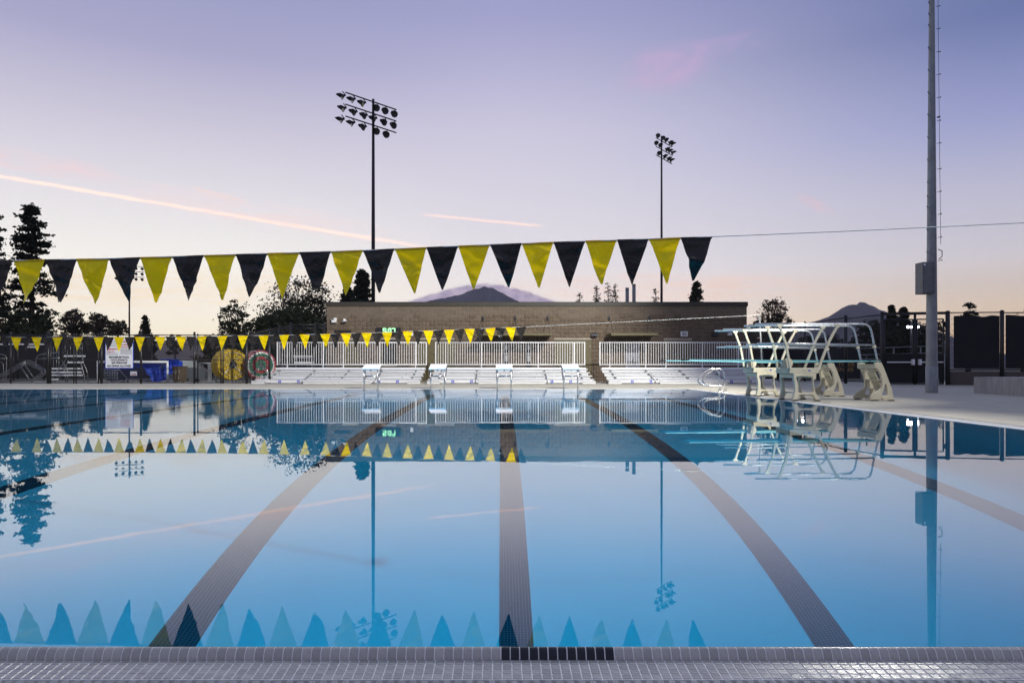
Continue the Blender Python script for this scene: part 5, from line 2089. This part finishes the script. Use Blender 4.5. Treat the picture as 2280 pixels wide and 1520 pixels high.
for xx in (x0 + .06, x1 - .06):
    wl.lathe([(0, -.02), (.035, -.02), (.035, .02), (0, .02)], (xx, 34.1, .036), (1, 0, 0), 10)
wl.build('caster', M_rubber, bn_)
ws = empty('warning_board', (PX(298, 36.5), 36.5, 0), 'small white board with red print under the pool rules sign', 'sign')
MB().bx(PX(290.5, 36.5), PX(305, 36.5), 36.48, 36.5, PZ(835.5, 36.5), PZ(826.5, 36.5)).build('sign_board', M_signw, ws)
MB().tube([(PX(297, 36.52), 36.52, 0), (PX(297, 36.52), 36.52, PZ(830, 36.5))], .02, 6).build('stake', M_black, ws)
t = MB()
for q in range(4):
    t.bx(PX(293 + q * 2.8, 36.5), PX(295 + q * 2.8, 36.5), 36.474, 36.479, PZ(834.3, 36.5), PZ(831.8, 36.5))
t.build('red_print', M_red, ws)
# dark storage and bench behind
for (xa, xb, ya, Y, lab, nm, ct_) in ((232, 262, 818, 37.5, 'dark wire storage crate below the pool rules sign', 'wire_crate', 'crate'),):
    r = empty(nm, (PX((xa + xb) / 2, Y), Y, 0), lab, ct_)
    bxm = MB()
    X0, X1, zt_ = PX(xa, Y), PX(xb, Y), PZ(ya, Y)
    for xx in np.linspace(X0, X1, 9):
        bxm.tube([(xx, Y, .02), (xx, Y, zt_)], .010, 5)
    for z in np.linspace(.04, zt_, 6):
        bxm.tube([(X0, Y, z), (X1, Y, z)], .010, 5)
    bxm.build('wire_front', M_galv, r, kind='stuff')
    MB().bx(X0, X1, Y + .03, Y + .8, .03, zt_ - .15).build('contents', M_dark, r)
bp_ = MB()
rw = random.Random(5)
for k in range(14):
    xx = rw.uniform(228, 300)
    bp_.bx(PX(xx, 34.6), PX(xx + rw.uniform(4, 14), 34.6), 34.5, 34.7, .02 + .05 * (k % 3), .06 + .05 * (k % 3))
bp_.build('pipe_pile', M_galv, label='low pile of grey pipes on the ground behind the fence', cat='pipes', kind='stuff', origin=(PX(262, 34.6), 34.6, 0))
wb = empty('team_bench', (PX(675, 36.4), 36.4, 0), 'white bench behind the left end of the left bleacher rail', 'bench')
MB().bbox(PX(655, 36), PX(697, 36), 36, 36.35, PZ(809, 36), PZ(805.5, 36)).build('seat', M_white, wb)
for yy in (792, 795.5):
    MB().bx(PX(653, 36.4), PX(695, 36.4), 36.40, 36.43, PZ(yy + 1.2, 36.4), PZ(yy - .6, 36.4)).build('backrest', M_white, wb)
for xx in (658, 694):
    MB().tube([(PX(xx, 36.3), 36.38, 0), (PX(xx, 36.3), 36.38, PZ(791, 36.4))], .02, 8).build('leg', M_alu, wb)
rb = MB().tube([(PX(441, 38), 38, PZ(808.5, 38)), (PX(470, 38), 38, PZ(808.5, 38))], .045, 8).bx(PX(440, 38), PX(446, 38), 37.9, 38.1, 0, PZ(809, 38))
rb.bx(PX(464, 38), PX(470, 38), 37.9, 38.1, 0, PZ(809, 38))
rb.build('rail_barrier', M_galv, label='short pale rail barrier left of the yellow reel', cat='barrier', origin=(PX(455, 38), 38, 0))


# ================================================================== TREES
def leaf_quads(C, size, r, jit=.4):
    """numpy: one small quad per leaf clump centre, random facing"""
    n = len(C)
    A = r.normal(size=(n, 3))
    A /= np.linalg.norm(A, axis=1)[:, None]
    Bv = r.normal(size=(n, 3))
    Bv -= A * (A * Bv).sum(1)[:, None]
    Bv /= np.linalg.norm(Bv, axis=1)[:, None]
    s = size * (1 + jit * r.uniform(-1, 1, n))[:, None]
    V = np.stack([C - A * s, C - Bv * s * .55, C + A * s, C + Bv * s * .55], 1).reshape(-1, 3)
    return V


def tree(name, x, Y, label, cat, m_leaf, leaves, limbs, size, r, group='trees beyond the pool', base=0.0):
    X = PX(x, Y)
    root = empty(name, (X, Y, base), label, cat, group)
    tb = MB()
    for pts, rad in limbs:
        tb.tube([(X + p[0], Y + p[1], base + p[2]) for p in pts], rad, 6)
    tb.build('trunk', M_bark, root)
    V = leaf_quads(leaves, size, r)
    me = bpy.data.meshes.new('crown')
    n = len(leaves)
    me.from_pydata(V.tolist(), [], np.arange(4 * n).reshape(-1, 4).tolist())
    me.materials.append(m_leaf)
    o = bpy.data.objects.new('crown', me)
    COL.objects.link(o)
    o.parent = root
    OFF[o.name] = Vector((X, Y, base))
    return root


def conifer(x, Y, ytop, hw, label, seed, dens=1.0, taper=.85, droop=.25, gaps=.25, start=.06, size=.16, irregular=.35, m_=None, cat='conifer'):
    """whorled branches with foliage pads; hw = half width in photo pixels"""
    r = np.random.default_rng(seed)
    H = PZ(ytop, Y)
    R = hw * Y / F
    leaves, limbs = [], [([(0, 0, 0), (r.uniform(-.1, .1), 0, H * .5), (0, 0, H * .985)], [.018 * H + .05, .011 * H, .015])]
    z = H * start
    while z < H * .985:
        t = z / H
        rad = R * ((1 - t) ** taper) * 1.0 + .10
        nb = int(r.integers(4, 7))
        for k in range(nb):
            if r.random() < gaps:
                continue
            a = r.uniform(0, 2 * PI)
            L = rad * (1 - irregular * r.random())
            dz = -droop * L + .1 * L * r.normal()
            end = np.array([L * math.cos(a), L * math.sin(a), z + dz])
            mid = np.array([.5 * L * math.cos(a), .5 * L * math.sin(a), z + .06 * L])
            limbs.append(([(0, 0, z), tuple(mid), tuple(end)], [.012 * L + .015, .008 * L + .01, .006]))
            n = int(dens * (10 + 60 * L / max(R, .5)) * (R / 2.0 + .5))
            s = r.uniform(.22, 1.02, n)
            q = np.where(s[:, None] < .5, np.array([0, 0, z]) + (mid - [0, 0, z]) * (s[:, None] * 2), mid + (end - mid) * (s[:, None] * 2 - 1))
            sp_ = .10 + .16 * L
            leaves.append(q + r.normal(size=(n, 3)) * [sp_, sp_, sp_ * .42] * (1.1 - .4 * s[:, None]))
        z += H * r.uniform(.018, .034) * (1.25 - .5 * t)
    n = int(50 * dens)
    leaves.append(np.stack([r.normal(size=n) * .10, r.normal(size=n) * .10, H * (1 - .06 * r.random(n))], 1))
    return tree('conifer', x, Y, label, cat, m_ or M_needle, np.concatenate(leaves), limbs, size, r)


def broadleaf(x, Y, x0, x1, ytop, ybot, label, seed, blobs=60, per=70, size=.16, open_=.3, m_=None, flat=1.0, cat='tree', profile=None, name='broadleaf_tree'):
    r = np.random.default_rng(seed)
    W = (x1 - x0) * Y / F / 2
    cx = ((x0 + x1) / 2 - x) * Y / F
    zt, zb = PZ(ytop, Y), max(.3, PZ(ybot, Y))
    leaves, limbs = [], []
    fork = zb + (zt - zb) * .18
    limbs.append(([(0, 0, 0), (.1, 0, fork * .6), (cx * .2, 0, fork)], [.03 * zt + .06, .022 * zt + .04, .016 * zt + .03]))
    for k in range(blobs):
        for _ in range(30):
            p = r.uniform(-1, 1, 3)
            d = np.linalg.norm(p)
            if d < 1 and d > open_ * r.random() * 2.0:
                break
        zz_ = (p[2] + 1) / 2
        px_ = cx + p[0] * W
        lim = 1.0 if profile is None else float(np.interp(px_ * F / Y + x, [q[0] for q in profile], [(PZ(q[1], Y) - zb) / (zt - zb) for q in profile]))
        c = np.array([px_, p[1] * W * .8, zb + zz_ * (zt - zb) * lim])
        rad = (.07 + .11 * r.random()) * min(W, (zt - zb)) * .9
        n = int(per * (.4 + 1.2 * r.random()))
        q = r.normal(size=(n, 3)) * .62
        leaves.append(c + q * [rad * 1.3, rad * 1.3, rad * .8 * flat])
        if r.random() < .25:
            m_k = int(n * .25)
            leaves.append(c + r.normal(size=(m_k, 3)) * [rad * 1.35, rad * 1.35, rad * 1.0])
        if k % 2 == 0:
            b0 = np.array([cx * .2, 0, fork])
            m1 = b0 + (c - b0) * .5 + r.normal(size=3) * .12 * W
            limbs.append(([tuple(b0), tuple(m1), tuple(c)], [.010 * zt + .02, .006 * zt + .012, .008]))
    L = np.concatenate(leaves)
    L = L[L[:, 2] > .1]
    return tree(name, x, Y, label, cat, m_ or M_leaf, L, limbs, size, r)


conifer(70, 70, 452, 66, 'tallest dark conifer at the left with ragged gaps in its crown', 21, dens=1.25, gaps=.36, droop=-.05, size=.16, irregular=.55, taper=.42)
conifer(-26, 66, 462, 62, 'dark conifer cut off by the left picture edge', 22, dens=1.25, gaps=.36, droop=-.05, size=.16, irregular=.55, taper=.42)
broadleaf(60, 58, 12, 120, 700, 800, 'dense dark bush under the tallest conifer', 23, 60, 110, .15, .1, M_needle, cat='bush', name='bush')
broadleaf(-15, 62, -60, 45, 712, 800, 'low dark bush at the left picture edge', 29, 40, 90, .15, .2, M_leafb, cat='bush', name='bush')
broadleaf(165, 90, 126, 196, 685, 752, 'round topped backlit tree, first right of the tall conifer', 24, 120, 24, .13, .25, M_leafb, profile=[(126, 715), (140, 696), (160, 686), (178, 690), (196, 712)])
broadleaf(220, 90, 186, 252, 694, 754, 'broad flat topped backlit tree in the left distance', 25, 120, 24, .13, .25, M_leafb, profile=[(186, 712), (200, 700), (226, 696), (240, 704), (252, 722)])
broadleaf(262, 95, 240, 286, 713, 748, 'small backlit tree beside the distant floodlight mast', 26, 80, 22, .13, .25, M_leafb)
conifer(323, 88, 702, 27, 'small pointed conifer right of the distant floodlight mast', 27, dens=.8, gaps=.2, droop=.1, size=.14, start=.2)
broadleaf(322, 84, 296, 350, 735, 800, 'dark bush at the foot of the small pointed conifer', 28, 30, 80, .15, .1, M_needle, cat='bush', name='bush')
broadleaf(388, 80, 366, 408, 742, 790, 'small bush behind the fence post right of the sign', 30, 20, 60, .14, .3, M_leafb, cat='bush', name='bush')
broadleaf(540, 66, 484, 562, 664, 790, 'loose leafed tree with open branches at the left of the tree group', 31, 120, 24, .12, .3, M_leaf,
          profile=[(480, 720), (500, 672), (525, 664), (545, 668), (562, 690)])
broadleaf(660, 74, 562, 768, 612, 790, 'large spreading tree with sky showing through, behind the building corner', 32, 240, 40, .13, .25, M_leaf,
          profile=[(560, 720), (585, 690), (610, 640), (650, 618), (700, 612), (740, 622), (768, 640)])
broadleaf(640, 62, 560, 735, 690, 800, 'low dense tree mass under the spreading tree', 33, 200, 80, .14, .15, M_needle)
broadleaf(470, 52, 436, 500, 748, 825, 'dark bush behind the yellow lane rope reel', 34, 40, 90, .12, .15, M_leafb, cat='bush', name='bush')
broadleaf(560, 50, 500, 640, 756, 830, 'dark hedge like bush behind the lane rope reels', 35, 60, 110, .12, .1, M_needle, cat='bush', name='bush')
broadleaf(680, 48, 630, 735, 742, 830, 'dark bush behind the gate at the building corner', 36, 60, 110, .12, .1, M_needle, cat='bush', name='bush')
conifer(806, 70, 600, 42, 'dense dark cypress behind the left end of the roof', 37, dens=1.9, gaps=.05, droop=-.25, size=.16, taper=.6, start=.3, irregular=.45)
conifer(775, 74, 640, 40, 'shorter dense conifer beside the cypress behind the roof', 38, dens=1.7, gaps=.05, droop=-.2, size=.16, taper=.6, start=.3)
for (xx, yt, hw, sd, lb) in ((1290, 649, 17, 41, 'tiny sparse conifer above the roof, leftmost of five'), (1328, 634, 24, 42, 'sparse conifer above the roof, left of the thin trio'),
                             (1354, 627, 22, 43, 'tallest sparse conifer above the roof, middle of the thin trio'), (1370, 631, 24, 44, 'sparse conifer above the roof beside the two flue pipes'),
                             (1459, 641, 23, 45, 'sparse twiggy conifer left of the right floodlight mast')):
    conifer(xx, 105, yt, hw, lb, sd, dens=.20, gaps=.42, droop=-.10, size=.12, start=.35, taper=.45, irregular=.6, cat='conifer')
conifer(1551, 92, 626, 36, 'dense spruce standing behind the roof vent', 46, dens=1.1, gaps=.1, droop=.05, size=.15, start=.3, taper=.62, irregular=.3)
broadleaf(1722, 56, 1682, 1762, 662, 800, 'open twiggy tree with small leaves right of the building', 51, 230, 18, .085, .3, M_leafb)
broadleaf(1690, 50, 1655, 1735, 706, 845, 'leafy tree against the right building corner behind the boards', 52, 170, 34, .095, .3, M_leaf)
broadleaf(1810, 60, 1765, 1850, 742, 835, 'dark bush behind the fence under the right mountain', 53, 50, 80, .12, .2, M_needle, cat='bush', name='bush')
broadleaf(1945, 58, 1905, 1990, 708, 830, 'dark leafy tree left of the gate with branches against the mountain', 54, 130, 40, .11, .35, M_leaf)
conifer(1985, 72, 680, 34, 'dark conifer above the gate header, left one of the pair', 55, dens=1.7, gaps=.06, droop=-.1, size=.14, taper=1.0, start=.1)
conifer(2012, 68, 684, 22, 'dark conifer above the gate header, right one of the pair', 56, dens=1.7, gaps=.06, droop=-.1, size=.14, taper=.8, start=.1)
broadleaf(2030, 66, 1965, 2078, 728, 835, 'dark tree mass behind the gate around the lit lamps', 57, 190, 80, .13, .15, M_needle)
broadleaf(2066, 70, 2040, 2110, 706, 800, 'open leafed tree behind the light pole', 58, 120, 26, .10, .3, M_leafb)
broadleaf(2155, 72, 2134, 2178, 674, 790, 'round topped pine above the right windscreen fence', 59, 120, 40, .12, .2, M_needle, cat='pine', name='pine_tree')
broadleaf(2278, 60, 2250, 2320, 674, 790, 'twiggy sparse tree at the right picture edge', 60, 80, 16, .085, .3, M_leafb)
broadleaf(1815, 85, 1655, 1960, 752, 812, 'low dark shrub belt behind the right fence', 61, 120, 70, .16, .1, M_needle, cat='shrubs', name='shrub_belt')


# ================================================================== MOUNTAINS AND HILLS
def mountain(name, Y, prof, dep, seed, m_, rough):
    xs = [p[0] for p in prof]
    hs = [PZ(p[1], Y) for p in prof]
    r = random.Random(seed)
    nx, ny = 420, 26
    vs, fs = [], []
    from mathutils import noise as mn
    for j in range(ny + 1):
        s = j / ny * 2 - 1
        for i in range(nx + 1):
            px_ = xs[0] + (xs[-1] - xs[0]) * i / nx
            h = float(np.interp(px_, xs, hs))
            X = PX(px_, Y)
            sa = abs(s)
            rid = abs(mn.fractal(Vector((X * .0045 + seed, sa * 2.2, 0)), 1.0, 2.0, 5))
            z = h * (1 - sa) ** 1.15 * (1 - rough * min(1.0, rid * 1.6) * min(1, sa * 5)) + h * .012 * mn.noise(Vector((X * .05, seed, s)))
            vs.append((X, Y + s * dep, max(-3, z)))
    for j in range(ny):
        for i in range(nx):
            a = j * (nx + 1) + i
            fs.append((a, a + 1, a + nx + 2, a + nx + 1))
    b = MB()
    b.add(vs, fs, True)
    return b.build(name, m_, kind='structure', origin=(PX((xs[0] + xs[-1]) / 2, Y), Y, 0))


mountain('mountain', 3000, [(700, 800), (820, 730), (905, 690), (940, 673), (968, 667), (1000, 661), (1026, 656), (1040, 649), (1060, 643), (1080, 638), (1094, 640.5), (1106, 646), (1120, 653), (1135, 661), (1152, 670), (1200, 690), (1330, 730), (1500, 800)],
         480, 3, M_mount, .35)
mountain('mountain', 2600, [(1560, 812), (1700, 765), (1778, 727), (1800, 720), (1822, 713), (1845, 705), (1862, 694), (1878, 684), (1890, 679), (1899, 677), (1908, 679.5), (1913, 673), (1918, 672), (1928, 674), (1942, 681), (1962, 690), (1984, 698), (2010, 706), (2080, 735), (2300, 812)],
         450, 8, M_mount, .35)
mountain('hill', 190, [(-500, 800), (0, 770), (300, 764), (380, 757), (440, 752), (560, 748), (640, 748), (760, 752), (900, 775), (1100, 815)], 70, 5, M_hill, .15)

# ================================================================== HAZE
hz = MB()
hz.bx(-3500, 3500, -3500, 3520, -5.2, 400)
hm = bpy.data.materials.new('haze_air')
hm.use_nodes = True
N = NT(hm.node_tree)
pv = N.new('ShaderNodeVolumePrincipled')
pv.inputs['Color'].default_value = (0.90, 0.90, 1.0, 1)
pv.inputs['Density'].default_value = HAZE
ho = N.new('ShaderNodeOutputMaterial')
hm.node_tree.links.new(pv.outputs[0], ho.inputs['Volume'])
hz.build('haze', hm, kind='stuff')
